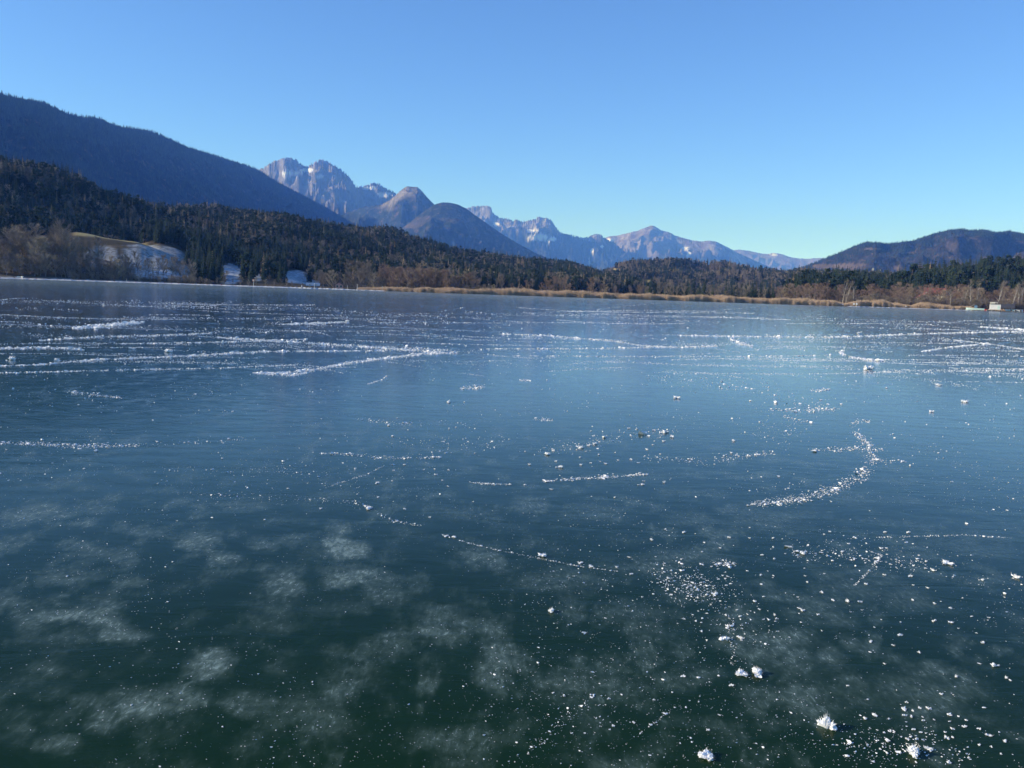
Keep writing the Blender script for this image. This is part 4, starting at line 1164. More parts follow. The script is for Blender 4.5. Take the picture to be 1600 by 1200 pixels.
# trails: pixel polyline, half width px, number, size px
TR = [
 ([(722, 606), (738, 605), (756, 604)], 3, 90, 3.0, 'short dense heap of snow crumbs in the middle distance'),
 ([(836, 655), (862, 656)], 3, 60, 3.0, 'small pale heap of crumbs left of the middle group'),
 ([(1268, 610), (1296, 609)], 2.5, 60, 3.0, 'small heap of crumbs between the far curve and the curved trail'),
 ([(812, 594), (830, 595)], 2, 30, 2.6, 'few crumbs beyond the short dense heap'),
 ([(1337, 675), (1352, 690), (1362, 705), (1363, 722), (1345, 745), (1310, 762), (1270, 775), (1230, 783), (1175, 788)], 7, 900, 3.0, 'curved trail of snow crumbs swept by a skate on the blue ice'),
 ([(1330, 668), (1345, 657), (1362, 658)], 4, 40, 3, 'short hook of crumbs above the curved trail'),
 ([(1010, 715), (1050, 718), (1100, 722), (1150, 714), (1210, 708)], 7, 170, 3.2, 'loose line of crumbs left of the curved trail'),
 ([(1265, 703), (1340, 701), (1378, 702)], 4, 130, 3.4, 'crumb line crossing the curved trail'),
 ([(1365, 718), (1390, 722), (1415, 722)], 3, 30, 3.2, 'short crumb line leaving the curved trail to the right'),
 ([(850, 752), (900, 748), (960, 745), (1012, 741)], 2.5, 260, 3.2, 'dense dust line below the middle group'),
 ([(735, 754), (770, 757), (798, 757)], 2, 70, 3.5, 'short bright dash left of the dense dust line'),
 ([(500, 708), (560, 711), (600, 716), (650, 716), (690, 714)], 2.5, 170, 3.2, 'bright dash line left of the middle group'),
 ([(0, 692), (60, 694), (120, 697), (215, 696)], 4, 420, 3.0, 'dense crumb line entering from the left'),
 ([(215, 696), (300, 690), (400, 686)], 6, 70, 2.4, 'thin continuation of the left crumb line'),
 ([(840, 705), (900, 697), (950, 685), (1000, 678), (1052, 675)], 12, 200, 3.4, 'scattered band of crumbs through the middle group'),
 ([(1205, 640), (1260, 643), (1310, 638)], 4, 110, 3.6, 'crumb streak beyond the curved trail'),
 ([(1225, 650), (1245, 655), (1268, 661)], 3, 60, 2.6, 'short crumb streak under the one beyond the curved trail'),
 ([(105, 612), (140, 616), (190, 622)], 3, 90, 3.2, 'short slanting dash on the left'),
 ([(395, 583), (440, 583), (490, 578), (540, 568), (600, 560), (660, 553), (715, 551)], 2.5, 900, 3.0, 'longest bright skate line curving across the left'),
 ([(400, 583), (460, 586), (480, 582)], 3, 200, 3, 'thickened tail of the longest skate line'),
 ([(0, 572), (60, 570), (150, 562), (300, 556), (420, 549), (600, 548)], 2, 800, 2.6, 'long straight skate line above the left edge'),
 ([(0, 583), (200, 578), (320, 576), (470, 570)], 1.4, 350, 2.4, 'lower long straight skate line at the left'),
 ([(340, 527), (400, 531), (450, 534), (560, 541), (700, 552)], 2.5, 600, 2.6, 'skate line falling to the right on the left half'),
 ([(115, 513), (160, 509), (225, 503)], 4, 420, 3.0, 'broad bright patch of snow dust on the far left ice'),
 ([(440, 507), (490, 505), (545, 503)], 2, 200, 2.6, 'bright dash of snow dust left of the centre'),
 ([(560, 541), (640, 545), (700, 547)], 4, 280, 2.4, 'loose dust beside the falling skate line'),
 ([(0, 545), (60, 543), (130, 546)], 3, 240, 2.6, 'dust patch at the left edge'),
 ([(60, 532), (160, 526), (260, 524), (340, 520)], 2, 360, 2.4, 'faint long line of dust on the left'),
 ([(190, 537), (330, 535), (480, 530)], 1.5, 300, 2.2, 'faint parallel line of dust on the left'),
 ([(780, 522), (850, 524), (900, 528), (960, 533), (1000, 540), (1060, 543), (1120, 541)], 1.6, 500, 2.4, 'far skate line bending through the centre'),
 ([(760, 545), (900, 545), (1120, 541)], 1.2, 300, 2.2, 'thin skate line below the bending one'),
 ([(800, 556), (950, 557), (1180, 557), (1300, 555)], 1.2, 240, 2.2, 'thin straight skate line across the right half'),
 ([(1146, 524), (1144, 531), (1158, 537), (1174, 541)], 2, 160, 2.8, 'small hooked skate mark in the distance'),
 ([(1318, 548), (1312, 551), (1330, 558), (1360, 563), (1385, 565)], 2, 260, 2.8, 'curved bright skate mark at the right'),
 ([(1060, 524), (1200, 526), (1300, 527), (1400, 523), (1500, 520), (1600, 518)], 1.5, 600, 2.4, 'far straight skate line on the right'),
 ([(1530, 511), (1570, 513), (1600, 516)], 2.2, 130, 2.4, 'broad bright skate mark at the right edge'),
 ([(1440, 549), (1490, 542), (1545, 537)], 1.2, 160, 2.4, 'short rising skate line at the right'),
 ([(1480, 530), (1550, 538), (1600, 546)], 1.2, 110, 2.4, 'short falling skate line at the right edge'),
 ([(1380, 580), (1480, 580), (1600, 578)], 4, 160, 2.2, 'loose dust line at the right edge'),
 ([(1365, 840), (1440, 838), (1510, 836), (1582, 841)], 1.2, 120, 2.2, 'thin straight scratch line at the right'),
 ([(690, 835), (730, 848), (780, 860), (840, 872), (900, 884), (965, 893)], 1.0, 260, 2.2, 'long thin skate scratch across the foreground'),
 ([(500, 765), (545, 750), (580, 738), (600, 727)], 1.2, 110, 2.0, 'thin slanting scratch in the middle'),
 ([(1335, 915), (1360, 890), (1378, 868), (1362, 862)], 1.5, 170, 2.0, 'bent scratch in the right foreground'),
 ([(550, 786), (578, 792), (608, 812), (660, 822)], 3, 60, 3.4, 'crumbs round the ragged lump in the middle'),
 ([(575, 600), (590, 596), (605, 588)], 1.2, 40, 2.6, 'tiny hooked mark on the left half'),
 ([(1115, 880), (1145, 881)], 6, 110, 3.0, 'dense sparkling patch in the right foreground'),
 ([(1040, 890), (1080, 915), (1120, 935)], 26, 330, 3.4, 'dense cloud of crumbs in the right foreground'),
 ([(1240, 860), (1330, 868), (1440, 885)], 18, 220, 3.4, 'broken ring of crumbs in the right foreground'),
 ([(1100, 950), (1200, 1000)], 40, 110, 3.2, 'loose crumbs round the close pair'),
 ([(1144, 960), (1142, 1000), (1146, 1040)], 4, 60, 2.6, 'short upright chain of crumbs above the double crumb'),
 ([(1340, 1165), (1420, 1160), (1500, 1180)], 32, 170, 4.0, 'cluster of crumbs in the bottom right corner'),
 ([(828, 1172), (870, 1135), (925, 1088)], 7, 80, 3.2, 'slanting chain of crumbs at the bottom centre'),
 ([(1000, 1146), (1056, 1104)], 2, 40, 1.8, 'faint slanting scratch at the bottom centre'),
 ([(620, 690), (720, 696), (800, 690)], 14, 80, 2.8, 'sparse crumbs left of the middle group'),
 ([(240, 735), (330, 735), (520, 740)], 8, 90, 2.4, 'sparse crumbs in the left middle'),
 ([(280, 770), (430, 778), (560, 784)], 5, 110, 2.2, 'thin line of crumbs left of the ragged lump'),
 ([(1010, 590), (1150, 600), (1300, 640)], 20, 120, 2.6, 'sparse crumbs beyond the curved trail'),
 ([(560, 655), (620, 662), (660, 662)], 4, 90, 2.6, 'light dust line in the left middle'),
 ([(1180, 680), (1250, 665), (1210, 700)], 18, 120, 2.0, 'fine dust left of the curved trail'),
]
def crumbs(name, P_, S_, label, cat='snow crumbs', kind='stuff'):
    n = len(P_)
    S_ = np.asarray(S_) * 1.12
    sc_ = np.stack([S_ * rng.uniform(.7, 1.4, n), S_ * rng.uniform(.7, 1.4, n), S_ * rng.uniform(.6, 1.2, n)], -1)
    return scatter(name, P_, sc_, np.stack([np.zeros(n), np.zeros(n), rng.uniform(0, 6.28, n)], -1), small, rng.integers(0, 4, n), label=label, cat=cat, kind=kind)
for pl_, hw, cnt, spx, lb in TR:
    W = [ice(*q) for q in pl_]
    seg = [(W[i + 1] - W[i]).length for i in range(len(W) - 1)]
    # follow the pixel length so that near and far stretches are as dense as in the picture
    pl_a = np.array(pl_, float)
    sl = np.hypot(*(pl_a[1:] - pl_a[:-1]).T)
    cum = np.concatenate([[0], np.cumsum(sl)])
    P_, S_ = [], []
    clump = noise(np.linspace(0, cum[-1] / 14, 400), np.zeros(400) + cnt, 5)
    far_ = min(q_[1] for q_ in pl_) < 600
    cnt = int(cnt * (3.4 if far_ else 1.5)); spx *= .74 if far_ else .78; hw *= .75 if far_ else 1
    for i in range(cnt):
        t = random.random()
        for _ in range(3):
            if clump[int(t * 399)] > random.uniform(-.6, .5): break
            t = random.random()
        q = t * cum[-1]
        x_ = np.interp(q, cum, pl_a[:, 0]); y_ = np.interp(q, cum, pl_a[:, 1])
        taper = 0.5 + 0.5 * math.sin(math.pi * min(max(t, .02), .98))
        g = random.gauss(0, .55) * taper
        # spread across the ground
        y2 = y_ + hw * g
        x2 = x_ + random.gauss(0, 1) * hw * 1.1 * taper
        p = ice(x2, max(y2, 492))
        dist = (p - Vector((0, 0, CAM_H))).length
        s_ = spx * random.lognormvariate(-0.4, .62) / 2 * dist / FPX
        P_.append((p.x, p.y, s_ * .1)); S_.append(min(s_, .12))
    crumbs('snow_trail', P_, S_, lb)
# loose grains everywhere in front, thinning out with distance
P_, S_ = [], []
cl = lambda x, y: float(fbm(np.array([x]), np.array([y]), 3, 300)[0])
while len(P_) < 12000:
    x_, y_ = random.uniform(-60, 1660), 500 + 720 * random.random() ** 1.25
    p = ice(x_, y_)
    dn = cl(p.x / 1.3, p.y / 2.2)
    right = 0.35 + 0.65 * (x_ > 700) if y_ > 820 else 1.0
    if random.random() > right * (0.12 + 1.6 * max(0, dn + .05)): continue
    dist = (p - Vector((0, 0, CAM_H))).length
    spx = random.lognormvariate(-0.15, .68)
    s_ = min(spx, 6) / 2 * dist / FPX
    P_.append((p.x, p.y, s_ * .1)); S_.append(min(s_, .06))
crumbs('snow_grains', P_, S_, 'fine white snow grains strewn over the whole ice')
# the widest of the loose crumbs are things of their own
REG = [((960, 820, 1300, 1010), 70, (4.5, 9), 'small snow crumb in the dense sparkling patch'), ((1300, 1080, 1600, 1200), 50, (5, 10), 'small snow crumb in the bottom right cluster'),
       ((1200, 830, 1600, 1070), 50, (4.5, 9), 'small snow crumb on the dark ice by the right edge'), ((820, 660, 1080, 780), 35, (5, 9), 'small snow crumb in the scattered middle group'),
       ((820, 1060, 1180, 1190), 18, (5, 9), 'small snow crumb near the bottom centre'), ((500, 640, 820, 840), 18, (4.5, 8), 'small snow crumb left of the middle group'), ((0, 600, 500, 800), 12, (4.5, 7), 'small snow crumb in the left middle')]
for (x0, y0, x1, y1), cnt, (s0, s1), lb in REG:
    for i in range(cnt):
        sx = random.gauss((x0 + x1) / 2, (x1 - x0) / 4.5); sy = random.gauss((y0 + y1) / 2, (y1 - y0) / 4.5)
        put_lump(min(max(sx, x0), x1), min(max(sy, y0), y1), random.uniform(s0, s1) * random.choice((.8, .9, 1.1)), random.uniform(.5, .9), 1, lb, lb.replace('small snow crumb', 'snow crumbs'))
# many faint skate lines further out
P_, S_ = [], []
for li in range(150):
    y_ = 484 + 100 * random.random() ** 1.2
    x_ = random.uniform(-100, 1600)
    ln = random.uniform(60, 420)
    dy = random.uniform(-7, 7) * ln / 300
    crv = random.uniform(-9, 9)
    den = random.uniform(.3, 2.4)
    wdt = random.choice((.2, .3, .3, .5, 1.1, 1.8))
    if random.random() < .25: dy *= 3; ln *= .5
    gaps = noise(np.linspace(0, ln / 30, 300), np.full(300, li * 1.7), 4)
    for i in range(int(ln * den)):
        t = random.random()
        if gaps[int(t * 299)] < random.uniform(-.9, .25): continue
        xx = x_ + t * ln
        yy = y_ + 0.0335 * (xx - 800) * .6 + t * dy + crv * (t - .5) ** 2 * 2 + random.gauss(0, wdt)
        hz = 457 + .0335 * (xx - 800)
        if yy < hz + 9: continue
        p = ice(xx, yy)
        if p.length > 300: continue
        dist = p.length
        s_ = random.lognormvariate(.22, .3) / 2 * dist / FPX
        P_.append((p.x, p.y, 0.0)); S_.append(min(s_, .14))
crumbs('snow_trail', P_, S_, 'many thin skate lines of snow dust on the distant ice')

# ------------------------------------------------------------------ houses, boats, posts, people
M_white = simple('white_paint', (0.72, 0.7, 0.67), rough=.5, var=.06)
M_cream = simple('cream_render', (0.72, 0.66, 0.5), var=.1)
M_wood = simple('brown_planks', (0.25, 0.15, 0.08), var=.3)
M_redroof = simple('red_tiles', (0.26, 0.075, 0.06), var=.25, scale=6)
M_dark = simple('dark_roof', (0.05, 0.05, 0.055), var=.3)
M_teal = simple('pale_green_hull', (0.55, 0.72, 0.66), rough=.4, var=.08)
M_blue = simple('blue_cabin', (0.12, 0.22, 0.32), rough=.4, var=.15)
M_glass = simple('window_glass', (0.03, 0.04, 0.05), rough=.1, var=.1)
M_red = simple('red_paint', (0.55, 0.05, 0.05), rough=.4, var=.1)
M_orange = simple('orange_paint', (0.75, 0.3, 0.12), rough=.5, var=.1)
M_rope = simple('pale_rope', (0.6, 0.57, 0.5), var=.1)
M_post = simple('weathered_post', (0.55, 0.5, 0.42), var=.2)
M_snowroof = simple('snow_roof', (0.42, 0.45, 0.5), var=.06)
M_shadedroof = simple('shaded_snow_roof', (0.14, 0.22, 0.34), var=.1)  # snow on the shed roof, with blue shade put into its colour
M_yellow = simple('yellow_boards', (0.6, 0.43, 0.14), var=.12)
M_pink = simple('pink_render', (0.6, 0.3, 0.26), var=.12)
M_tyre = simple('black_rubber', (0.02, 0.02, 0.02), var=.2)

def empty(name, loc, rz, label, cat, group=None):
    o = bpy.data.objects.new(name, None); COL.objects.link(o)
    o.location = loc; o.rotation_euler = (0, 0, rz)
    o['label'] = label; o['category'] = cat
    if group: o['group'] = group
    return o
def part(name, mb, m_, par): return link(name, mb.mesh(name, m_), par)

def house(loc, rz, w, d, h, rh, wall, roof, label, group, gable_front=True, chimney=True, trim=None, cat='house'):
    t = empty('house', loc, rz, label, cat, group)
    mb = MB()
    mb.box((0, 0, h / 2 - .5), (w, d, h + 1))
    if gable_front:
        for s in (-1, 1):
            mb.add([(-w / 2, s * d / 2, h), (w / 2, s * d / 2, h), (0, s * d / 2, h + rh)], [(0, 1, 2) if s < 0 else (0, 2, 1)])
    else:
        for s in (-1, 1):
            mb.add([(s * w / 2, -d / 2, h), (s * w / 2, d / 2, h), (s * w / 2, 0, h + rh)], [(0, 1, 2) if s > 0 else (0, 2, 1)])
    part('wall', mb, wall, t)
    mb = MB(); ov, th = .6, .25
    A, B = (w, d) if gable_front else (d, w)
    for s in (-1, 1):
        sl = rh / (A / 2)
        pts_ = [(0, h + rh + .02), (s * (A / 2 + ov), h - ov * sl + .02), (s * (A / 2 + ov), h - ov * sl + .02 + th), (0, h + rh + .02 + th)]
        vs = []
        for yy in (-B / 2 - ov, B / 2 + ov):
            for (xx, zz) in pts_:
                vs.append((xx, yy, zz) if gable_front else (yy, xx, zz))
        mb.add(vs, [(0, 1, 2, 3), (4, 7, 6, 5), (0, 4, 5, 1), (1, 5, 6, 2), (2, 6, 7, 3), (3, 7, 4, 0)])
    rf = part('roof', mb, roof, t)
    if chimney:
        mb = MB(); mb.box((w * .15, d * .1, h + rh * .9 + .5), (.7, .7, 1.8)); part('chimney', mb, M_white, rf)
    if trim:
        for s in (-1, 1):
            mb = MB()
            mb.tube((0, -d / 2 - ov - .05, h + rh + .1), (s * (w / 2 + ov), -d / 2 - ov - .05, h - ov * rh / (w / 2) + .1), .16, .16, 4)
            part('bargeboard', mb, trim, t)
    nwin = max(2, int(w / 3))
    for fl in range(max(1, int(h / 2.6))):
        for i in range(nwin):
            x = (i + .5) / nwin * w - w / 2
            f = MB(); f.box((x, -d / 2 - .03, 1.5 + fl * 2.7), (1.2, .1, 1.4)); fo = part('window', f, M_post if w < 7 else M_white, t)
            g = MB(); g.box((x, -d / 2 - .1, 1.5 + fl * 2.7), (.9, .06, 1.1)); part('pane', g, M_glass, fo)
    return t
def on_ground(px_, dist):
    a = azel(px_, 460)[0]
    return Vector((math.sin(a) * dist, math.cos(a) * dist, float(terrain(np.array([a]), np.array([float(dist)]))[0])))
g1_ = on_ground(1460, 655)
house(Vector((g1_.x, g1_.y, g1_.z + 1.5)), R(-22), 12, 9, 5.5, 3.2, M_cream, M_redroof, 'two storey house with a long red roof behind the shore thicket', 'houses behind the right shore', gable_front=False)
g1_ = on_ground(1474, 660)
house(Vector((g1_.x, g1_.y, g1_.z + 1.2)), R(-14), 7, 9, 4.8, 2.6, M_white, M_dark, 'small white gabled house between the red and the yellow ones', 'houses behind the right shore', trim=M_white)
g1_ = on_ground(1493, 650)
house(Vector((g1_.x, g1_.y, g1_.z + 1.2)), R(-18), 8.5, 10, 4.6, 3.6, M_wood, M_dark, 'wooden house with a yellow edged steep gable', 'houses behind the right shore', trim=M_yellow)
g1_ = on_ground(1445, 648)
house(Vector((g1_.x, g1_.y, g1_.z)), R(-5), 8, 7, 4.5, 2.5, M_cream, M_redroof, 'small house with a dull red roof hidden in brown trees', 'houses behind the right shore')
# farms and a chapel at the foot of the right mountain
for px_, py_, dist, w, h, lb in ((1364, 422, 2950, 5, 5.5, 'tall white house at the foot of the right mountain'), (1403, 427, 2950, 5, 3, 'low pale farmhouse right of the tall white house'), (1426, 421, 3100, 8, 3.5, 'wide pale farmhouse on the meadow at the mountain foot'), (1375, 423, 3000, 4, 2.5, 'tiny farmhouse next to the tall white house')):
    q = far(px_, dist, py_)
    house(Vector((q.x, q.y, q.z)), R(-12), w, w * .8, h, 1.8, M_cream, M_dark, lb, 'far houses at the mountain foot', chimney=False)
q = far(1261, 660, 466)
g1_ = on_ground(1261, 640)
house(Vector((g1_.x, g1_.y, g1_.z + .5)), R(-8), 4, 4, 2.6, 1.4, M_cream, M_snowroof, 'small pale hut among the bushes left of the birches', 'huts on the shore', chimney=False)
g1_ = shore_point(530, 12)
house(g1_, R(8), 4.2, 4, 2.4, 1.3, M_pink, M_dark, 'small pink hut under dark leafless trees', 'huts on the shore', chimney=False)
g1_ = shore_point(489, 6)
house(g1_, R(10), 6.5, 4, 1.6, 1.2, M_wood, M_shadedroof, 'low shed with a snow roof painted in blue shade at the end of the clearing', 'huts on the shore', gable_front=False, chimney=False)

# boat hut on the right shore: px 1549..1563, white box on dark floats with a railed roof deck
def boat_hut():
    p = shore_point(1556.5, -9); p.z = 0
    t = empty('boat_hut', p, R(-24), 'white box shaped boat hut with a railed roof deck', 'hut')
    mb = MB(); mb.box((0, 0, 2.6), (5.4, 4.4, 2.9)); part('wall', mb, M_white, t)
    mb = MB(); mb.box((0.4, 0, 4.15), (6.6, 5.0, .22)); part('roof', mb, M_dark, t)
    mb = MB(); mb.box((0, 0, .95), (6.6, 5.6, .3)); part('deck', mb, M_post, t)
    mb = MB()
    for x in (-3.0, -1.0, 1.0, 2.9): mb.tube((x, -2.3, -.1), (x, -2.3, .8), .14, .14, 6); mb.tube((x, 2.3, -.1), (x, 2.3, .8), .14, .14, 6)
    part('stilts', mb, M_dark, t)
    mb = MB()
    for z in (4.8, 5.2): mb.box((-.9, -2.2, z), (3.6, .08, .12)); mb.box((-2.7, 0, z), (.08, 4.4, .12))
    for x in (-2.7, -1.5, -.3, .9): mb.box((x, -2.2, 4.7), (.1, .1, 1.1))
    part('railing', mb, M_white, t)
    mb = MB(); mb.box((-1.4, -.3, 4.75), (2.2, 2.6, 1.0)); part('roof_box', mb, M_cream, t)
    f = MB(); f.box((1.6, -2.23, 2.2), (1.0, .08, 2.0)); dr = part('door', f, M_teal, t)
    g = MB(); g.box((2.0, -2.3, 2.2), (.08, .06, .2)); part('handle', g, M_dark, dr)
    # dark boathouse roof just behind, to the right
    p = shore_point(1571, 6)
    t2 = house(Vector((p.x, p.y, .2)), R(-24), 9, 7, 2.0, 2.0, M_wood, M_dark, 'low dark roofed boathouse right behind the white boat hut', 'huts on the shore', gable_front=False, chimney=False, cat='boathouse')
boat_hut()

def hull_mesh(L, B, H, bow=.35, n=10):
    mb = MB(); vs = []; fs = []
    for i in range(n + 1):
        t = i / n
        x = (t - .5) * L
        wd = B / 2 * (min(1, (1 - t) / bow) ** .6 if t > 1 - bow else 1) * (.85 + .15 * min(1, t * 4))
        z1 = H + .18 * H * max(0, t - .6) * 2.5
        vs += [(x, -max(wd, .02), z1), (x * .96, -max(wd, .02) * .6, 0), (x * .96, max(wd, .02) * .6, 0), (x, max(wd, .02), z1), (x * .98, 0, z1 - .12)]
    for i in range(n):
        a, b_ = i * 5, i * 5 + 5
        for k, l in ((0, 1), (1, 2), (2, 3)):
            fs.append((a + k, a + l, b_ + l, b_ + k))
        fs += [(a + 3, a + 4, b_ + 4, b_ + 3), (a + 4, a, b_, b_ + 4)]
    fs += [(0, 4, 3, 2, 1), (n * 5 + 1, n * 5 + 2, n * 5 + 3, n * 5 + 4, n * 5)]
    mb.add(vs, fs)
    return mb
def boat(px_, back, rz, L, B, H, hull, label, cabin=None, z=0.25, cat='boat', fenders=0, mast=False, group='boats laid up on the right shore'):
    p = shore_point(px_, back); p.z = z
    t = empty('boat', p, rz, label, cat, group)
    part('hull', hull_mesh(L, B, H), hull, t)
    mb = MB(); mb.box((0, 0, H * .3 - .25), (L * .6, B * .5, .3)); part('cradle', mb, M_dark, t)
    if cabin:
        mb = MB(); mb.box((-.3, 0, H + .8), (1.5, B * .6, 1.7), taper=.9); c_ = part('cabin', mb, cabin, t)
        mb = MB(); mb.box((-.3, 0, H + 1.72), (1.9, B * .7, .12)); part('cabin_roof', mb, M_dark, c_)
        mb = MB(); mb.box((-.3, -B * .3 - .02, H + 1.05), (1.0, .06, .6)); part('window', mb, M_glass, c_)
    if mast:
        mb = MB(); mb.tube((L * .35, 0, H), (0.6, 0, H + 2.2), .05, .04, 5); part('stay', mb, M_rope, t)
    for i in range(fenders):
        mb = MB(); mb.tube(((i - (fenders - 1) / 2) * L * .5, -B / 2 - .2, H * .5), ((i - (fenders - 1) / 2) * L * .5, -B / 2 - .45, H * .5), .45, .45, 10); part('fender', mb, M_tyre, t)
    return t
boat(1525.5, -7, R(158), 9.6, 2.6, 1.25, M_teal, 'pale green hulled launch with a small blue cabin', cabin=M_blue, mast=True)
boat(1541, -3, R(150), 2.2, 1.4, .8, M_red, 'small red dinghy between the launch and the boat hut')
boat(1582, -8, R(-24), 5.6, 2.0, 1.1, M_teal, 'pale green rowing boat beside the dark roofed boathouse', fenders=1)
boat(1593, -8, R(-24), 5.0, 2.0, 1.1, M_white, 'white rowing boat with a black fender', fenders=2)
boat(1600, -6, R(-24), 4.0, 1.8, 1.1, M_red, 'dark red boat cut by the right edge of the view')
boat(590, 3, R(12), 4.6, 1.4, .6, M_teal, 'pale green rowing boat drawn up on the left strand', z=.5, group='boats on the left strand')
boat(31, 2, R(20), 2.4, 1.3, .9, M_white, 'small white boat at the left end of the buoy line', z=.5, group='boats on the left strand')
boat(35.5, 1.5, R(-50), 2.2, 1.2, .9, M_white, 'second small white boat, tilted against the first', z=.5, group='boats on the left strand')

# jetty strip in front of boats
p0, p1 = shore_point(1512, -10), shore_point(1615, -10)
jt = empty('jetty', (p0.x, p0.y, 0), math.atan2(p1.y - p0.y, p1.x - p0.x), 'long low grey jetty under the boats and the hut', 'jetty')
Lj = (p1 - p0).length
mb = MB(); mb.box((Lj / 2, .6, .45), (Lj, 2.2, .12)); part('deck', mb, M_post, jt)
mb = MB()
for i in range(14): mb.tube((i / 13 * Lj, -.4, -.1), (i / 13 * Lj, -.4, .75), .1, .1, 6)
part('posts', mb, M_post, jt)

# buoy line on the left: floats on a rope, ending at the striped post
def ice_line(a, b_, n):
    return [ice(a[0] + (b_[0] - a[0]) * i / n, 0) for i in range(n + 1)]
def shore_pts(px0, px1, n, back, z):
    out = []
    for i in range(n + 1):
        q = shore_point(px0 + (px1 - px0) * i / n, back); q.z = z
        out.append(q)
    return out
t = empty('buoy_line', shore_pts(-30, -29, 1, -14, 0)[0], 0, 'long line of small white floats on a rope before the left strand', 'buoy line')
o_ = t.location.copy()
q = shore_pts(-30, 396, 210, -14, 0.28)
mb = MB()
for a_, b_ in zip(q[:-1], q[1:]): mb.tube(a_ - o_, b_ - o_, .03, .03, 4, False)
part('rope', mb, M_rope, t)
for nm, m_, off in (('white_floats', M_white, 0), ('red_floats', M_red, 1)):
    mb = MB()
    q = shore_pts(-30, 396, 230, -14, 0.26)
    for i, c_ in enumerate(q):
        if (i % 6 == 5) != (off == 1): continue
        c_ = c_ - o_
        d_ = Vector((1, 0, 0))
        mb.tube(c_ - d_ * .35, c_ - d_ * .15, .1, .25, 8); mb.tube(c_ - d_ * .15, c_ + d_ * .15, .25, .25, 8); mb.tube(c_ + d_ * .15, c_ + d_ * .35, .25, .1, 8)
    part(nm, mb, m_, t)['kind'] = 'stuff'
# low ridges of scraped snow
def ridge(px0, px1, back, w_, h_, label, n=120):
    W = shore_pts(px0, px1, n, back, 0)
    mb = MB(); vs, fs = [], []
    for i, c_ in enumerate(W):
        j = 1 + .5 * float(noise(np.array([i * .35]), np.array([px0 * 1.0]), 3)[0])
        d_ = Vector((c_.x, c_.y, 0)).normalized()
        for k_, (o2, z2) in enumerate(((-w_, 0), (-w_ * .4, h_ * .8 * j), (w_ * .1, h_ * j), (w_, 0))):
            qq = c_ + d_ * o2 * j; vs.append((qq.x, qq.y, z2))
        if i: fs += [((i - 1) * 4 + k_, i * 4 + k_, i * 4 + k_ + 1, (i - 1) * 4 + k_ + 1) for k_ in range(3)]
    mb.add(vs, fs)
    link('snow_ridge', mb.mesh('snow_ridge', M_snowroof), kind='structure')
ridge(-30, 470, -22, 1.6, .4, '')
ridge(396, 545, -6, 1.2, .5, '')
ridge(500, 600, -13, 1.2, .3, '')
ridge(1325, 1520, -3, 1.0, .3, '')
# strand posts
def post(px_, back, h, label, board=None, group='posts along the left strand', m_=None):
    p = shore_point(px_, back); p.z = -0.05
    t = empty('post', p, 0, label, 'post', group)
    mb = MB(); mb.tube((0, 0, 0), (0, 0, h), .11, .09, 7); part('pole', mb, m_ or M_post, t)
    if board == 'board':
        mb = MB(); mb.box((0, -.12, h - .1), (1.1, .1, 1.1)); part('board', mb, M_orange, t)
        mb = MB(); mb.box((0, -.19, h - .1), (.6, .05, .6)); part('panel', mb, M_white, t)
    elif board == 'cap':
        mb = MB(); mb.tube((0, 0, h), (0, 0, h + .25), .16, .03, 7); part('cap', mb, M_white, t)
    return t
post(396, -26, 3.6, 'striped post with an orange and white board ending the buoy line', 'board', m_=M_white)
post(198, -22, 1.8, 'short white stake behind the buoy line below the snow slope', 'cap')
post(491, -16, 3.0, 'thin white pole before the snow roofed shed', 'cap', m_=M_white)
post(543, -14, 2.2, 'thin stake before the pink hut', 'cap')
post(558, -18, 3.2, 'taller thin stake right of the pink hut', 'cap', m_=M_white)
post(597, -12, 2.4, 'thin stake where the reeds begin', 'cap')
post(1339.5, -2, 4.2, 'thin mast beside the white notice boards in the reeds', None, group='posts in the reeds')
t = empty('notice_board', shore_point(1337.5, -3), R(-14), 'pair of small white notice boards standing at the reed edge', 'sign')
for s in (-.75, .75):
    mb = MB(); mb.box((s, 0, 2.5), (1.0, .08, 1.0)); part('board', mb, M_white, t)
    mb = MB(); mb.tube((s, .08, -.3), (s, .08, 2.6), .05, .05, 5); part('leg', mb, M_post, t)

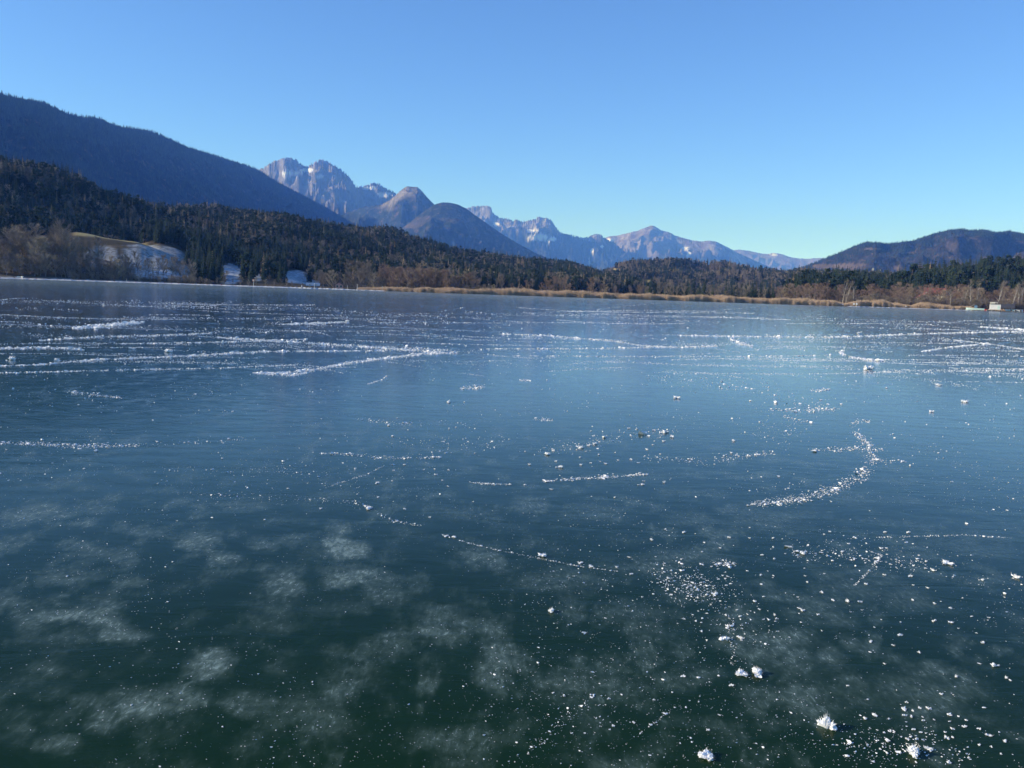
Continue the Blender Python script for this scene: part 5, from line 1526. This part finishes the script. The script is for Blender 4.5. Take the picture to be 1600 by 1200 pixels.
def person(px_, back, rz, coat, label):
    p = shore_point(px_, back); p.z = 0
    me = bpy.data.meshes.new('body')
    V = [(0, 0, .95), (0, 0, 1.2), (0, 0, 1.42), (0, -.01, 1.54), (0, -.02, 1.66), (0, -.02, 1.76), (.1, 0, .88), (.12, -.1, .5), (.13, .02, .09), (.13, -.14, .05), (-.1, 0, .88), (-.13, .08, .5), (-.15, .25, .12), (-.15, .12, .06),
         (.19, 0, 1.4), (.27, -.03, 1.14), (.25, -.16, .92), (-.19, 0, 1.4), (-.28, .05, 1.14), (-.27, -.05, .9)]
    E = [(0, 1), (1, 2), (2, 3), (3, 4), (4, 5), (0, 6), (6, 7), (7, 8), (8, 9), (0, 10), (10, 11), (11, 12), (12, 13), (2, 14), (14, 15), (15, 16), (2, 17), (17, 18), (18, 19)]
    Rd = [.16, .15, .15, .065, .1, .08, .1, .075, .05, .045, .1, .075, .05, .045, .07, .055, .04, .07, .055, .04]
    me.from_pydata(V, E, [])
    o = link('person', me, label=label, cat='person', loc=p)
    o.rotation_euler = (0, 0, rz)
    sm = o.modifiers.new('skin', 'SKIN')
    for i, r_ in enumerate(Rd):
        me.skin_vertices[0].data[i].radius = (r_, r_)
    me.skin_vertices[0].data[0].use_root = True
    ss = o.modifiers.new('sub', 'SUBSURF'); ss.levels = 1; ss.render_levels = 1
    mt, nt, b = mat('clothes')
    tc = N(nt, 'ShaderNodeTexCoord'); sp_ = N(nt, 'ShaderNodeSeparateXYZ'); nt.links.new(tc.outputs['Object'], sp_.inputs[0])
    r_ = ramp(nt, [(0.0, (0.03, 0.03, 0.05)), (0.47, coat), (0.83, (0.5, 0.33, 0.26)), (0.9, (0.06, 0.04, 0.03))])
    r_.color_ramp.interpolation = 'CONSTANT'
    nt.links.new(mth(nt, 'DIVIDE', sp_.outputs['Z'], 1.9), r_.inputs[0]); nt.links.new(r_.outputs[0], b.inputs['Base Color'])
    me.materials.append(mt)
    return o
if True:
    person(1318.5, -6, R(30), (0.75, 0.75, 0.75), 'tiny person in a white jacket in front of the gap in the reeds')
    person(1316, -5, R(-40), (0.06, 0.06, 0.12), 'tiny person in dark clothes beside the white jacketed one')
    person(1417, -6, R(10), (0.8, 0.8, 0.8), 'tiny person in white right of the tall reeds')
    person(471.5, -12, R(0), (0.8, 0.82, 0.85), 'tiny person in a white top before the snow clearing')

# ------------------------------------------------------------------ labels that single out what stands at the ends of a group
def single_out():
    by = {}
    for o in sc.objects:
        if o.parent is None and o.get('group') and o.get('label'):
            by.setdefault((o['group'], o['label']), []).append(o)
    for (g, lb), os_ in by.items():
        if len(os_) < 2: continue
        P_ = []
        for o in os_:
            l = o.location
            P_.append((float(proj(np.array([l.x]), np.array([l.y]), np.array([l.z]))[0][0]), -l.length, o.scale.z, o))
        words = ['leftmost', 'rightmost', 'second from left,', 'second from right,', 'third from left,', 'third from right,']
        P_.sort(key=lambda a: a[0])
        seq = [0, -1, 1, -2, 2, -3]
        used = set()
        for w_, k in zip(words, seq):
            if len(os_) <= (abs(k + 1) if k < 0 else k) + (1 if k > 0 else 0): continue
            o = P_[k][3]
            if o.name in used: continue
            used.add(o.name)
            if len(f'{w_} {lb}'.split()) <= 16: o['label'] = f'{w_} {lb}'
        left = [p for p in P_ if p[3].name not in used]
        for w_, key_ in (('largest', 2), ('nearest', 1)):
            if len(left) >= 2:
                q = max(left, key=lambda a: a[key_]); left.remove(q)
                t_ = f'{w_} {lb} between the outermost ones'
                if len(t_.split()) > 16: t_ = f'{w_} {lb}'
                if len(t_.split()) <= 16: q[3]['label'] = t_
single_out()

# ------------------------------------------------------------------ haze
def haze():
    x0, x1, y0, y1, z0, z1 = -14000, 14000, -9000, 25500, -3.0, 2000
    mb = MB(); mb.box(((x0 + x1) / 2, (y0 + y1) / 2, (z0 + z1) / 2), (x1 - x0, y1 - y0, z1 - z0))
    me = mb.mesh('haze', [])
    mt = bpy.data.materials.new('haze'); mt.use_nodes = True
    nt = mt.node_tree
    for n in list(nt.nodes): nt.nodes.remove(n)
    out = nt.nodes.new('ShaderNodeOutputMaterial')
    pv = nt.nodes.new('ShaderNodeVolumePrincipled')
    pv.inputs['Color'].default_value = (0.13, 0.34, 1.0, 1)
    pv.inputs['Density'].default_value = 6.8e-5
    pv.inputs['Anisotropy'].default_value = 0.0
    pv.inputs['Absorption Color'].default_value = (1, 1, 1, 1)
    nt.links.new(pv.outputs[0], out.inputs['Volume'])
    me.materials.append(mt)
    link('haze', me, kind='stuff', label='pale blue haze filling the valley air', cat='haze')
haze()
